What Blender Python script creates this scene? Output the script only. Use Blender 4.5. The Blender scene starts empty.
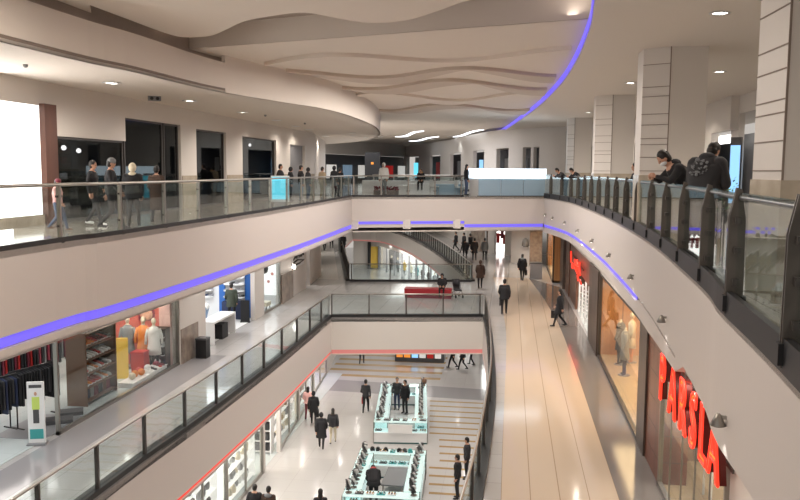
import bpy, bmesh, math, random
from mathutils import Vector, Matrix
random.seed(7)
C = bpy.context.scene.collection
PI = math.pi
sc = bpy.context.scene

# ------------------------------------------------------------------ materials
M = {}
def mat(name, col, rough=.5, metal=0., emit=None, es=0., spec=.5, bump=0., bscale=20., var=0.):
    if name in M: return M[name]
    m = bpy.data.materials.new(name); m.use_nodes = True
    nt = m.node_tree; b = nt.nodes['Principled BSDF']
    b.inputs['Base Color'].default_value = (*col, 1); b.inputs['Roughness'].default_value = rough
    b.inputs['Metallic'].default_value = metal; b.inputs['Specular IOR Level'].default_value = spec
    if emit: b.inputs['Emission Color'].default_value = (*emit, 1); b.inputs['Emission Strength'].default_value = es
    if bump or var:
        tc = nt.nodes.new('ShaderNodeTexCoord'); n = nt.nodes.new('ShaderNodeTexNoise')
        n.inputs['Scale'].default_value = bscale; n.inputs['Detail'].default_value = 3
        nt.links.new(tc.outputs['Object'], n.inputs['Vector'])
        if bump:
            bp = nt.nodes.new('ShaderNodeBump'); bp.inputs['Strength'].default_value = bump; bp.inputs['Distance'].default_value = .02
            nt.links.new(n.outputs['Fac'], bp.inputs['Height']); nt.links.new(bp.outputs['Normal'], b.inputs['Normal'])
        if var:
            cr = nt.nodes.new('ShaderNodeValToRGB')
            cr.color_ramp.elements[0].position = .3; cr.color_ramp.elements[1].position = .7
            cr.color_ramp.elements[0].color = (*[c*(1-var) for c in col], 1); cr.color_ramp.elements[1].color = (*[min(1, c*(1+var)) for c in col], 1)
            nt.links.new(n.outputs['Fac'], cr.inputs['Fac']); nt.links.new(cr.outputs['Color'], b.inputs['Base Color'])
    M[name] = m; return m

def tile_mat(name, c1, c2, grout, w, h, rough=.12, spec=.5, off=0., msize=.006, rot=0, xo=0.):
    m = bpy.data.materials.new(name); m.use_nodes = True; nt = m.node_tree; b = nt.nodes['Principled BSDF']
    tc = nt.nodes.new('ShaderNodeTexCoord'); mp = nt.nodes.new('ShaderNodeMapping'); br = nt.nodes.new('ShaderNodeTexBrick')
    mp.inputs['Rotation'].default_value = (0, 0, rot); mp.inputs['Location'].default_value = (xo, 7., 0)
    br.offset = off; br.inputs['Scale'].default_value = 1; br.inputs['Brick Width'].default_value = w; br.inputs['Row Height'].default_value = h
    br.inputs['Mortar Size'].default_value = msize; br.inputs['Color1'].default_value = (*c1, 1); br.inputs['Color2'].default_value = (*c2, 1)
    br.inputs['Mortar'].default_value = (*grout, 1); br.inputs['Mortar Smooth'].default_value = .3
    n = nt.nodes.new('ShaderNodeTexNoise'); n.inputs['Scale'].default_value = 1.5; n.inputs['Detail'].default_value = 6
    mr = nt.nodes.new('ShaderNodeMapRange'); mr.inputs['To Min'].default_value = rough*.6; mr.inputs['To Max'].default_value = rough*1.5
    nt.links.new(tc.outputs['Object'], mp.inputs['Vector']); nt.links.new(mp.outputs['Vector'], br.inputs['Vector'])
    nt.links.new(tc.outputs['Object'], n.inputs['Vector']); nt.links.new(n.outputs['Fac'], mr.inputs['Value'])
    nt.links.new(mr.outputs['Result'], b.inputs['Roughness'])
    nt.links.new(br.outputs['Color'], b.inputs['Base Color']); b.inputs['Specular IOR Level'].default_value = spec
    M[name] = m; return m

def wood_mat(name, c1, c2, rough=.4, sc_=(1, 1, 1)):
    m = bpy.data.materials.new(name); m.use_nodes = True; nt = m.node_tree; b = nt.nodes['Principled BSDF']
    tc = nt.nodes.new('ShaderNodeTexCoord'); mp = nt.nodes.new('ShaderNodeMapping'); mp.inputs['Scale'].default_value = sc_
    n = nt.nodes.new('ShaderNodeTexNoise'); n.inputs['Scale'].default_value = 3; n.inputs['Detail'].default_value = 8
    cr = nt.nodes.new('ShaderNodeValToRGB'); cr.color_ramp.elements[0].position = .35; cr.color_ramp.elements[1].position = .65
    cr.color_ramp.elements[0].color = (*c1, 1); cr.color_ramp.elements[1].color = (*c2, 1)
    nt.links.new(tc.outputs['Object'], mp.inputs['Vector']); nt.links.new(mp.outputs['Vector'], n.inputs['Vector'])
    nt.links.new(n.outputs['Fac'], cr.inputs['Fac']); nt.links.new(cr.outputs['Color'], b.inputs['Base Color'])
    b.inputs['Roughness'].default_value = rough; M[name] = m; return m

def glass_mat(name, tint=(.9, .95, .95), refl=1.45, rough=.02):
    m = bpy.data.materials.new(name); m.use_nodes = True; nt = m.node_tree; nt.nodes.clear()
    o = nt.nodes.new('ShaderNodeOutputMaterial'); mx = nt.nodes.new('ShaderNodeMixShader'); t = nt.nodes.new('ShaderNodeBsdfTransparent')
    g = nt.nodes.new('ShaderNodeBsdfGlossy'); lw = nt.nodes.new('ShaderNodeLayerWeight'); lw.inputs['Blend'].default_value = .5
    pw = nt.nodes.new('ShaderNodeMath'); pw.operation = 'POWER'; pw.inputs[1].default_value = 4.0
    f = nt.nodes.new('ShaderNodeMath'); f.operation = 'MULTIPLY_ADD'; f.inputs[1].default_value = .5; f.inputs[2].default_value = ((refl-1)/(refl+1))**2*.9
    nt.links.new(lw.outputs['Facing'], pw.inputs[0]); nt.links.new(pw.outputs[0], f.inputs[0])
    t.inputs['Color'].default_value = (*tint, 1); g.inputs['Roughness'].default_value = rough; g.inputs['Color'].default_value = (.9, .95, .95, 1)
    nt.links.new(f.outputs[0], mx.inputs[0]); nt.links.new(t.outputs[0], mx.inputs[1]); nt.links.new(g.outputs[0], mx.inputs[2])
    nt.links.new(mx.outputs[0], o.inputs['Surface']); M[name] = m; return m

glass_mat('rail_glass', (.86, .9, .9), 1.5); glass_mat('shop_glass', (.93, .95, .95), 1.4); glass_mat('dark_glass', (.30, .31, .33), 1.55)
glass_mat('case_glass', (.85, .95, .95), 1.3)
mat('white_paint', (.66, .62, .58), .55, bump=.05, bscale=3)
mat('fascia_paint', (.60, .55, .52), .45)
mat('ceiling_white', (.72, .66, .60), .7)
mat('ceiling_wave', (.76, .68, .60), .6); mat('ceiling_wave_shade', (.60, .51, .43), .6)  # second tone is the wave colour with shading put into it
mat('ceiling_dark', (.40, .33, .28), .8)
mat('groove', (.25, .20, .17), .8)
mat('lip_paint', (.62, .58, .55), .5)
mat('led_blue', (.1, .08, .4), .4, emit=(.15, .11, .85), es=.95)
mat('led_red', (.5, .03, .02), .4, emit=(1., .06, .03), es=.8)
mat('led_pink', (.45, .2, .2), .4, emit=(1., .25, .22), es=.32); mat('steel', (.35, .33, .30), .3, .9); mat('dark_metal', (.09, .08, .075), .4, .5); mat('post_brown', (.115, .10, .088), .45, .25)
mat('handrail', (.12, .125, .13), .35, .5)
mat('black', (.012, .012, .014), .5); mat('black_gloss', (.01, .01, .012), .12)
mat('lamp', (1, 1, 1), .5, emit=(1., .93, .82), es=14); mat('lamp_cool', (1, 1, 1), .5, emit=(.9, .95, 1.), es=3)
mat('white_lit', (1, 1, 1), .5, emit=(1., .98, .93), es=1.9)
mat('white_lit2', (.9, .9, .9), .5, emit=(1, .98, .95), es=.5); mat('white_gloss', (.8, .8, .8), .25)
mat('kiosk_glow', (.9, .95, 1), .3, emit=(.72, .88, 1.), es=1.7)
mat('kiosk_panel', (.30, .42, .52), .3)
mat('cyan_screen', (.1, .4, .5), .3, emit=(.15, .75, .95), es=1.0)
mat('blue_screen', (.1, .3, .5), .3, emit=(.3, .6, .95), es=1.1)
mat('teal_edge', (.03, .10, .10), .3)
mat('red_neon', (.6, .02, .01), .4, emit=(1., .035, .015), es=1.5)
mat('red_deep', (.3, .01, .01), .4, emit=(.8, .02, .01), es=.25)
mat('red_dark', (.10, .006, .004), .4); mat('orange_glow', (.6, .2, .02), .4, emit=(1., .35, .05), es=.6)
wood_mat('brown_wood', (.10, .045, .028), (.17, .08, .05), .35, (1, 1, .15)); wood_mat('red_wood', (.14, .045, .024), (.23, .075, .04), .3, (1, 1, .15))
wood_mat('jamb_wood', (.075, .024, .012), (.12, .038, .018), .4, (1, 1, .15)); wood_mat('warm_wood', (.52, .24, .085), (.68, .34, .13), .35, (3, 3, .15)); wood_mat('dark_brown', (.06, .045, .038), (.11, .08, .065), .35, (1, 1, .3))
wood_mat('stone_brown', (.22, .17, .14), (.33, .27, .22), .25, (1, 1, 1)); wood_mat('stone_beige', (.42, .36, .28), (.52, .45, .36), .25, (1, 1, 1))
tile_mat('floor_upper', (.42, .38, .33), (.40, .36, .31), (.25, .22, .2), .9, .9, .10)
tile_mat('floor_mid', (.47, .455, .45), (.44, .43, .42), (.22, .21, .2), .9, .9, .09, .6)
tile_mat('floor_beige', (.56, .46, .36), (.54, .445, .345), (.30, .22, .15), .62, 60., .10, .5, msize=.010, xo=.06)
tile_mat('floor_ground', (.50, .485, .475), (.48, .465, .455), (.38, .36, .35), 1.2, 1.2, .12, .5)
tile_mat('floor_shop', (.55, .60, .60), (.53, .58, .58), (.4, .44, .44), .9, .9, .15)
tile_mat('floor_gold', (.60, .46, .28), (.55, .42, .25), (.3, .22, .12), .6, .6, .2)
mat('stripe_beige', (.36, .24, .11), .25); mat('stripe_light', (.62, .58, .53), .15); mat('band_grey', (.30, .29, .30), .12); mat('border_brown', (.20, .185, .175), .10)
mat('pink_wall', (.60, .20, .16), .5); mat('red_wall', (.50, .10, .075), .5); mat('pale_pink', (.62, .42, .38), .5)
mat('blue_wall', (.02, .12, .42), .4); mat('red', (.45, .02, .02), .4); mat('red_leather', (.30, .012, .02), .4)
mat('white', (.75, .75, .75), .4); mat('cream', (.68, .60, .45), .6); mat('grey', (.25, .25, .26), .5); mat('dark_grey', (.07, .07, .075), .5)
mat('orange', (.7, .22, .04), .5); mat('yellow', (.75, .5, .08), .5); mat('green', (.10, .30, .12), .5); mat('lime', (.55, .7, .15), .5)
mat('brown', (.16, .08, .045), .6); mat('maroon', (.18, .02, .04), .5); mat('navy', (.02, .03, .08), .7); mat('teal', (.05, .35, .35), .4)
mat('denim', (.06, .09, .16), .8); mat('pink_cloth', (.75, .42, .40), .8); mat('black_cloth', (.014, .014, .017), .85); mat('charcoal_cloth', (.035, .035, .04), .85)
mat('brown_cloth', (.06, .035, .025), .85); mat('beige_cloth', (.40, .32, .22), .85); mat('grey_cloth', (.20, .21, .22), .85); mat('white_cloth', (.70, .70, .68), .85)
mat('green_cloth', (.045, .055, .04), .85); mat('light_denim', (.22, .30, .42), .8); mat('cream_cloth', (.70, .63, .48), .9)
mat('skin', (.50, .28, .19), .6); mat('hair', (.012, .009, .008), .5); mat('mask_white', (.75, .76, .78), .7); mat('plastic_white', (.8, .8, .8), .3)
mat('wheel', (.02, .02, .02), .6); mat('gold', (.5, .32, .1), .3, .8)
mat('shelf_glow', (.8, .8, .8), .5, emit=(1, .97, .9), es=.35); mat('case_glow', (.8, .85, .85), .5, emit=(.9, 1, 1), es=.28); mat('dim_screen', (.1, .15, .2), .3, emit=(.3, .45, .6), es=.35)

# ------------------------------------------------------------------ mesh builder
class MB:
    def __init__(s): s.v = []; s.f = []; s.mi = []; s.sm = []
    def add(s, vs, fs, mi=0, sm=False):
        n = len(s.v); s.v += [tuple(v) for v in vs]
        for f in fs: s.f.append(tuple(i+n for i in f)); s.mi.append(mi); s.sm.append(sm)
        return s
    def box(s, x0, y0, z0, x1, y1, z1, mi=0, T=None):
        vs = [Vector(p) for p in ((x0,y0,z0),(x1,y0,z0),(x1,y1,z0),(x0,y1,z0),(x0,y0,z1),(x1,y0,z1),(x1,y1,z1),(x0,y1,z1))]
        if T: vs = [T @ v for v in vs]
        return s.add(vs, [(0,3,2,1),(4,5,6,7),(0,1,5,4),(1,2,6,5),(2,3,7,6),(3,0,4,7)], mi)
    def bar(s, a, b, w, h, mi=0):      # box beam between two points
        a = Vector(a); b = Vector(b); d = b-a; L = d.length
        if L < 1e-6: return s
        q = d.to_track_quat('Y', 'Z').to_matrix().to_4x4(); T = Matrix.Translation(a) @ q
        return s.box(-w/2, 0, -h/2, w/2, L, h/2, mi, T)
    def prism(s, pts, z0, z1, mi=0):
        n = len(pts); ar = sum(pts[i][0]*pts[(i+1) % n][1]-pts[(i+1) % n][0]*pts[i][1] for i in range(n))
        if ar < 0: pts = pts[::-1]
        vs = [(p[0], p[1], z0) for p in pts]+[(p[0], p[1], z1) for p in pts]
        fs = [tuple(range(n))[::-1], tuple(range(n, 2*n))]+[(i, (i+1) % n, n+(i+1) % n, n+i) for i in range(n)]
        return s.add(vs, fs, mi)
    def ribbon(s, path, z0, z1, t, mi=0):   # upright band along a path; t = thickness to the left of travel
        n = len(path); nor = []
        for i in range(n):
            a = Vector(path[max(0, i-1)][:2]); b = Vector(path[min(n-1, i+1)][:2]); d = (b-a).normalized(); nor.append(Vector((-d.y, d.x)))
        vs = []
        for p, q in zip(path, nor):
            vs += [(p[0], p[1], z0), (p[0], p[1], z1), (p[0]+q.x*t, p[1]+q.y*t, z1), (p[0]+q.x*t, p[1]+q.y*t, z0)]
        fs = []
        for i in range(n-1):
            a = 4*i; b = a+4
            for k in range(4): fs.append((a+k, b+k, b+(k+1) % 4, a+(k+1) % 4))
        fs += [(3, 2, 1, 0), (4*n-4, 4*n-3, 4*n-2, 4*n-1)]
        if t > 0: pass
        return s.add(vs, fs, mi)
    def tube(s, path, r, seg=8, mi=0, cap=True):
        path = [Vector(p) for p in path]; n = len(path); vs = []; rr = r if isinstance(r, (list, tuple)) else [r]*n
        up = Vector((0, 0, 1))
        for i, p in enumerate(path):
            d = (path[min(n-1, i+1)]-path[max(0, i-1)]).normalized()
            u = d.cross(up); u = u.normalized() if u.length > 1e-3 else Vector((1, 0, 0)); w = d.cross(u)
            for k in range(seg): a = 2*PI*k/seg; vs.append(p+(u*math.cos(a)+w*math.sin(a))*rr[i])
        fs = [(i*seg+k, i*seg+(k+1) % seg, (i+1)*seg+(k+1) % seg, (i+1)*seg+k) for i in range(n-1) for k in range(seg)]
        s.add(vs, fs, mi, True)
        if cap: s.f += [tuple(len(s.v)-n*seg+k for k in range(seg))[::-1], tuple(len(s.v)-seg+k for k in range(seg))]; s.mi += [mi]*2; s.sm += [False]*2
        return s
    def lathe(s, prof, c=(0, 0, 0), seg=16, mi=0, sx=1, sy=1, cap=True):   # prof [(r,z)]
        vs = [(c[0]+r*sx*math.cos(2*PI*k/seg), c[1]+r*sy*math.sin(2*PI*k/seg), c[2]+z) for r, z in prof for k in range(seg)]; n = len(prof)
        s.add(vs, [(i*seg+k, i*seg+(k+1) % seg, (i+1)*seg+(k+1) % seg, (i+1)*seg+k) for i in range(n-1) for k in range(seg)], mi, True)
        if cap: b = len(s.v)-n*seg; s.f += [tuple(b+k for k in range(seg))[::-1], tuple(len(s.v)-seg+k for k in range(seg))]; s.mi += [mi]*2; s.sm += [False]*2
        return s
    def ball(s, c, rx, ry=None, rz=None, seg=12, rings=7, mi=0, T=None):
        ry = ry or rx; rz = rz or rx; vs = []; n = rings
        for i in range(n+1):
            t = PI*(.02+.96*i/n)
            for k in range(seg):
                a = 2*PI*k/seg; p = Vector((rx*math.sin(t)*math.cos(a), ry*math.sin(t)*math.sin(a), -rz*math.cos(t)))
                vs.append((T @ p if T else p)+Vector(c))
        s.add(vs, [(i*seg+k, i*seg+(k+1) % seg, (i+1)*seg+(k+1) % seg, (i+1)*seg+k) for i in range(n) for k in range(seg)], mi, True)
        b = len(s.v)-(n+1)*seg; s.f += [tuple(b+k for k in range(seg))[::-1], tuple(len(s.v)-seg+k for k in range(seg))]; s.mi += [mi]*2; s.sm += [True]*2
        return s
    def mesh(s, name, mats):
        me = bpy.data.meshes.new(name); me.from_pydata(s.v, [], s.f)
        for m in (mats if isinstance(mats, (list, tuple)) else [mats]): me.materials.append(M[m] if isinstance(m, str) else m)
        me.polygons.foreach_set('material_index', s.mi); me.polygons.foreach_set('use_smooth', s.sm)
        bm = bmesh.new(); bm.from_mesh(me); bmesh.ops.recalc_face_normals(bm, faces=bm.faces); bm.to_mesh(me); bm.free()
        me.update(); return me
    def build(s, name, mats, parent=None, loc=None, rz=0):
        o = bpy.data.objects.new(name, s.mesh(name, mats)); C.objects.link(o)
        if parent: o.parent = parent
        if loc: o.location = loc
        if rz: o.rotation_euler = (0, 0, rz)
        return o

def tag(o, label, cat, group=None, kind=None):
    o['label'] = label; o['category'] = cat
    if group: o['group'] = group
    if kind: o['kind'] = kind
    return o
def empty(name, loc, rz=0, label=None, cat=None, group=None):
    o = bpy.data.objects.new(name, None); C.objects.link(o); o.location = loc; o.rotation_euler = (0, 0, rz); o.empty_display_size = .1
    if label: tag(o, label, cat, group)
    return o
def struct(name, mb, mats, label=None):
    o = mb.build(name, mats); o['kind'] = 'structure'
    if label: o['label'] = label
    return o
def inst(name, me, parent=None, loc=(0, 0, 0), rz=0, scale=None):
    o = bpy.data.objects.new(name, me); C.objects.link(o); o.location = loc; o.rotation_euler = (0, 0, rz)
    if parent: o.parent = parent
    if scale: o.scale = scale
    return o
def dup(root, loc, rz, label=None, group=None):
    r = root.copy(); C.objects.link(r); r.location = loc; r.rotation_euler = (0, 0, rz)
    if label: r['label'] = label
    if group: r['group'] = group
    for ch in list(root.children):
        c = ch.copy(); C.objects.link(c); c.parent = r
        for g in list(ch.children):
            d = g.copy(); C.objects.link(d); d.parent = c
    return r

def smooth(pts, k=6):           # Catmull-Rom
    P = [Vector((p[0], p[1])) for p in pts]; out = []
    for i in range(len(P)-1):
        a = P[max(0, i-1)]; b = P[i]; c = P[i+1]; d = P[min(len(P)-1, i+2)]
        for j in range(k):
            t = j/k; out.append(tuple(.5*((2*b)+(c-a)*t+(2*a-5*b+4*c-d)*t*t+(3*b-a-3*c+d)*t**3)))
    out.append(tuple(P[-1])); return out
def resample(path, step, start=0.):
    P = [Vector(p[:2]) for p in path]; out = []; need = start; acc = 0
    for i in range(len(P)-1):
        d = (P[i+1]-P[i]).length
        while need <= acc+d+1e-9:
            t = (need-acc)/d; q = P[i].lerp(P[i+1], t); dr = (P[i+1]-P[i]).normalized(); out.append((q.x, q.y, dr)); need += step
        acc += d
    return out
def offset(path, t):
    P = [Vector(p[:2]) for p in path]; n = len(P); out = []
    for i in range(n):
        d = (P[min(n-1, i+1)]-P[max(0, i-1)]).normalized(); out.append((P[i].x-d.y*t, P[i].y+d.x*t))
    return out

ZU, ZM, ZG = 0., -5.5, -11.
# ------------------------------------------------------------------ floor edges
U_left = smooth([(-8.4, -4), (-8.4, 12.5), (-8.2, 15.5), (-8.05, 20), (-7.95, 30), (-8.15, 41)])
U_right = smooth([(.6, .6), (1.3, 1.8), (1.7, 3.4), (1.96, 5.6), (2.1, 7.1), (2.24, 8.8), (2.45, 10.5), (2.83, 15.6), (3.0, 19.5), (3.08, 24), (3.08, 29), (2.8, 38.5), (1.84, 44.5)])
U_bridge = [(-8.15, 41), (-2.4, 43.0), (1.84, 44.5)]
M_left = smooth([(-8.5, 0), (-8.5, 15), (-8.3, 20.5), (-8.15, 27.7), (-8.2, 36.3)])
M_near = [(-8.2, 36.3), (-1.15, 37.6)]
M_right = smooth([(-1.5, 4), (-1.0, 10.5), (-.82, 13.7), (-.68, 16.3), (-.58, 20), (-.54, 24.4), (-.68, 29), (-.9, 34), (-1.15, 37.6)])
V_left = smooth([(-9.77, 48.5), (-12.5, 59.8), (-15.3, 71.8), (-17.5, 83), (-19, 96)])
V_right = smooth([(-2.3, 49.7), (-3.94, 57.9), (-5.9, 66.5), (-8.5, 76.5), (-11.6, 86), (-15.2, 94), (-19, 96)])
V_near = [(-9.77, 48.5), (-2.3, 49.7)]

# upper floor + its underside
up = MB()
up.prism([(-19, -4)]+U_left[0:1]+U_left+[(-19, 41)], -.12, 0)
up.prism([(-30, 41)]+[U_bridge[0], U_bridge[1], U_bridge[2]]+[(14, 44.5), (14, 125), (-30, 125)], -.12, 0)
up.prism(U_right+[(14, 44.5), (14, -4), (.6, -4)], -.12, 0)
up.prism([(-8.4, -4), (-8.4, .5), (.6, .6), (.6, -4)], -.12, 0)
struct('floor', up, 'floor_upper')
un = MB()
un.prism([(-19, -4)]+U_left+[(-19, 41)], -1.85, -1.80)
un.prism([(-30, 41)]+U_bridge+[(14, 44.5), (14, 125), (-30, 125)], -1.85, -1.80)
un.prism([(x+.16, y) for x, y in U_right]+[(14, 44.5), (14, -4), (.6, -4)], -1.46, -1.40)
struct('ceiling', un, 'ceiling_white')
# mid floor
mf = MB()
mf.prism([(-19, 0)]+M_left+[(-19, 36.3)], ZM-.12, ZM)
mf.prism([(-30, 36.3)]+M_near+[(14, 37.6), (14, 49.7)]+V_near[::-1]+[(-30, 48.5)], ZM-.12, ZM)
mf.prism(M_right+[(14, 37.6), (14, 4)], ZM-.12, ZM)
mf.prism([(-30, 48.5)]+V_left+[(-30, 125)], ZM-.12, ZM)
mf.prism(V_right+[(-19, 125), (14, 125), (14, 49.7)], ZM-.12, ZM)
struct('floor', mf, 'floor_mid')
mu = MB()
mu.prism([(-19, 0)]+M_left+[(-19, 36.3)], -7.3, -7.25)
mu.prism([(-30, 36.3)]+M_near+[(14, 37.6), (14, 49.7)]+V_near[::-1]+[(-30, 48.5)], -7.3, -7.25)
mu.prism(M_right+[(14, 37.6), (14, 4)], -7.3, -7.25)
mu.prism([(-30, 48.5)]+V_left+[(-30, 125)], -7.3, -7.25)
mu.prism(V_right+[(-19, 125), (14, 125), (14, 49.7)], -7.3, -7.25)
struct('ceiling', mu, 'ceiling_white')
# beige runner with tile joints on the mid floor right side
bg = MB()
wid = smooth([(-.06, 4), (-.06, 20), (-.02, 30), (-.1, 36), (-.5, 44), (-1.0, 52)])
wr = smooth([(2.42, 4), (2.42, 18), (2.40, 28), (2.3, 36), (1.9, 44), (1.3, 52)])
bg.prism(wid+wr[::-1], ZM, ZM+.004)
struct('trim_1', bg, 'floor_beige', 'beige tiled runner along the middle floor walkway')
b2 = MB(); b2.prism([(-15.2, 49.5), (-10.6, 49.0), (-17.5, 78), (-20.5, 78)], ZM, ZM+.004)
struct('trim_2', b2, 'stripe_light', 'pale floor runner in the far left walkway')
b3 = MB(); b3.prism(wr+[(x_, y_) for x_, y_ in [(3.1, 48), (3.38, 30), (3.4, 4)]], ZM, ZM+.003); struct('trim_10', b3, 'border_brown', 'darker grey brown floor border beside the right shops')
# ground floor
gf = MB(); gf.prism([(-30, 8), (14, 8), (14, 125), (-30, 125)], ZG-.12, ZG); struct('floor', gf, 'floor_ground')
st = MB()
for i in range(15): y = 29.6+i*.88; st.box(-.097*y+(.45 if i in (4, 5, 6, 7) else 0), y, ZG, 3.0, y+.2, ZG+.004)
struct('trim_3', st, 'stripe_beige', 'narrow beige inlay stripes across the ground floor')
st = MB()
for i in range(9): y = 46.4+i*1.35; st.box(-10.9, y, ZG, -3.9, y+.5, ZG+.004)
struct('trim_4', st, 'stripe_beige', 'wide beige floor stripes on the ground floor')
st = MB(); st.prism([(-10.5, 43.2), (3, 42.3), (3, 44.4), (-10.5, 45.6)], ZG, ZG+.005); struct('trim_5', st, 'band_grey', 'grey stone band across the ground floor')
# pale sills: grey borders along shop fronts on mid floor
st = MB(); st.prism([(-11.4, 12), (-10.3, 12), (-10.3, 28), (-11.4, 28)], ZM, ZM+.003); struct('trim_6', st, 'band_grey')

# ------------------------------------------------------------------ fascias
def fascia(name, path, top, led0, led1, bot, side, led='led_blue', paint='fascia_paint', ledlabel=None, k=1):
    """side=+1: slab lies to the left of travel"""
    f = MB(); f.ribbon(path, led1, top, .15*side); f.ribbon(path, bot, led0, .15*side)
    ip = offset(path, .07*side); f.ribbon(ip, led0, led1, .08*side)
    struct(name, f, paint)
    l = MB(); ip = offset(path, .045*side); l.ribbon(ip, led0+.02, led1-.01, .02*side)
    o = l.build('led_strip', led); tag(o, ledlabel, 'led strip')
fascia('wall_left', U_left, -.0, -1.66, -1.45, -1.85, 1, ledlabel='blue light strip under the upper left walkway edge')
zb = lambda y: -1.93 if y > 17 else (-1.93+.20*(17-y)/4.5 if y > 12.5 else max(-1.45, -1.73+.07*(12.5-y)))
def varribbon(path, z0f, z1f, t):
    m = MB(); nr = offset(path, t); n = len(path); vs = []
    for p, q in zip(path, nr): vs += [(p[0], p[1], z0f(p[1])), (p[0], p[1], z1f(p[1])), (q[0], q[1], z1f(q[1])), (q[0], q[1], z0f(q[1]))]
    fs = [(4*i+k, 4*i+4+k, 4*i+4+(k+1) % 4, 4*i+(k+1) % 4) for i in range(n-1) for k in range(4)]+[(3, 2, 1, 0), (4*n-4, 4*n-3, 4*n-2, 4*n-1)]
    return m.add(vs, fs)
far_r = [p for p in U_right if p[1] > 12.4]; near_r = [p for p in U_right if p[1] < 12.6]; near_r.append(far_r[0])
f = varribbon(far_r, lambda y: -1.50, lambda y: 0, -.15); struct('wall_right', f, 'fascia_paint')
f = varribbon(far_r, zb, lambda y: -1.66 if y > 19 else -1.55, -.15); struct('wall_right', f, 'fascia_paint')
f = varribbon(offset(far_r, -.07), lambda y: -1.66 if y > 19 else -1.55, lambda y: -1.50, -.08); struct('wall_right', f, 'dark_metal')
f = varribbon(near_r, zb, lambda y: 0, -.15); struct('wall_right', f, 'fascia_paint')
l = varribbon([p for p in offset(U_right, -.045) if p[1] > 19], lambda y: -1.64, lambda y: -1.51, -.02)
tag(l.build('led_strip', 'led_blue'), 'blue light strip under the curved upper right walkway edge', 'led strip')
def lerp2(a, b, t): return (a[0]+(b[0]-a[0])*t, a[1]+(b[1]-a[1])*t)
B0, B1, B2 = (-8.15, 41), (-2.4, 43.0), (1.84, 44.5)
fascia('wall_bridge', [B0, B1], -.0, -1.46, -1.30, -1.62, 1, ledlabel='blue light strip under the thinner left part of the bridge')
fascia('wall_bridge', [B1, B2], -.0, -1.66, -1.48, -1.85, 1, ledlabel='blue light strip under the deeper right part of the bridge')
f = MB()
for t in (.02, .48, .93):
    p = lerp2(B0, B1, t); f.box(p[0]-.2, p[1]-.03, -1.7, p[0]+.2, p[1]+.3, -1.2)
struct('trim_7', f, 'white_paint', 'white bridge brackets over the blue strip')
fascia('wall_left', M_left, ZM-.05, -7.24, -7.12, -7.30, 1, 'led_red', ledlabel='red light strip under the middle left walkway edge')
fascia('wall_bridge', M_near, ZM-.05, -7.28, -7.06, -7.30, 1, 'led_pink', 'white_paint', ledlabel='red light strip under the middle floor bridge edge')
fascia('wall_right', M_right, ZM-.05, -7.24, -7.12, -7.30, -1, 'led_red', ledlabel='red light strip under the middle right walkway edge')
fascia('wall_void', V_right, ZM-.05, -7.24, -7.12, -7.30, -1, 'led_pink', 'white_paint', ledlabel='red light strip under the far curved walkway edge')
fascia('wall_void', V_left, ZM-.05, -7.24, -7.12, -7.30, 1, 'led_pink', ledlabel='red light strip under the far left walkway edge')
f = MB(); f.ribbon(V_near, -7.3, ZM-.02, -.15); struct('wall_void', f, 'black')

# ------------------------------------------------------------------ railings
def railing(path, z, h, side, step, label, style='thin', start=.3, name='glass_railing'):
    root = empty(name, (path[0][0], path[0][1], z), 0, label, 'railing'); ox, oy = path[0][0], path[0][1]
    ins = offset(path, .06*side)
    loc = lambda p: (p[0]-ox, p[1]-oy)
    P = [loc(p) for p in ins]
    samp = resample(ins, step, start)
    if style == 'fin':
        pm = MB()
        pr = [(-.085, -.02), (.085, -.02), (.078, h-.30), (.035, h+.03), (-.02, h+.05), (-.078, h-.25)]
        for sg in (-.028, .028):
            vs = [(a, sg-.009, b) for a, b in pr]+[(a, sg+.009, b) for a, b in pr]; n = 6
            pm.add(vs, [tuple(range(n)), tuple(range(n, 2*n))[::-1]]+[(i, (i+1) % n, n+(i+1) % n, n+i) for i in range(n)])
        pm.box(-.06, -.02, .1, .06, .02, h-.35)
        me = pm.mesh('post', 'post_brown')
        fm = MB(); fm.box(-.11, -.06, .0, .11, .06, .16); fme = fm.mesh('post_foot', 'black')
        cm = MB()
        cm.box(-.03, -.11, -.03, .03, .11, .03); cz = (h-.28, h*.52, .3)
        cme = cm.mesh('glass_clamp', 'dark_metal')
    elif style == 'thin':
        pm = MB(); pm.box(-.035, -.03, 0, .035, .03, h-.01); me = pm.mesh('post', 'steel')
        fm = MB(); fm.box(-.06, -.05, -.02, .06, .05, .09); fme = fm.mesh('post_foot', 'black')
        cm = MB()
        cm.box(-.012, -.10, -.02, .012, .10, .02); cz = (h-.22, .3)
        cme = cm.mesh('glass_clamp', 'dark_metal')
    else:
        pm = MB(); pm.box(-.04, -.03, -.05, .04, .03, h-.01); me = pm.mesh('post', 'dark_metal'); fme = cme = None
    for x, y, d in samp[:100]:
        a = math.atan2(d.y, d.x)-PI/2
        o = inst('post', me, root, (x-ox, y-oy, 0), a)
        if fme: inst('post_foot', fme, o)
        if cme:
            for zz in cz: inst('glass_clamp', cme, o, (0, 0, zz))
    g = MB(); g.ribbon(P, .08, h-(.06 if style != 'fin' else .0), .012*side); g.build('glass_panel', 'rail_glass', root)
    r = MB()
    if style == 'fin':
        ip = offset(P, .03*side); r.tube([(p[0], p[1], h-.05) for p in ip], .034, 10)
    else: r.tube([(p[0], p[1], h) for p in P], .032, 8)
    r.build('handrail', 'handrail' if style == 'fin' else 'steel', root)
    k = MB()
    if style == 'dark': k.ribbon([loc(p) for p in path], -.22, .12, .24*side)
    elif style == 'fin': k.ribbon(offset([loc(p) for p in path], -.012*side), -.06, .20, .06*side)
    else: k.ribbon([loc(p) for p in path], -.01, .09, .06*side)
    k.build('base_channel', 'black', root)
    return root
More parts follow.
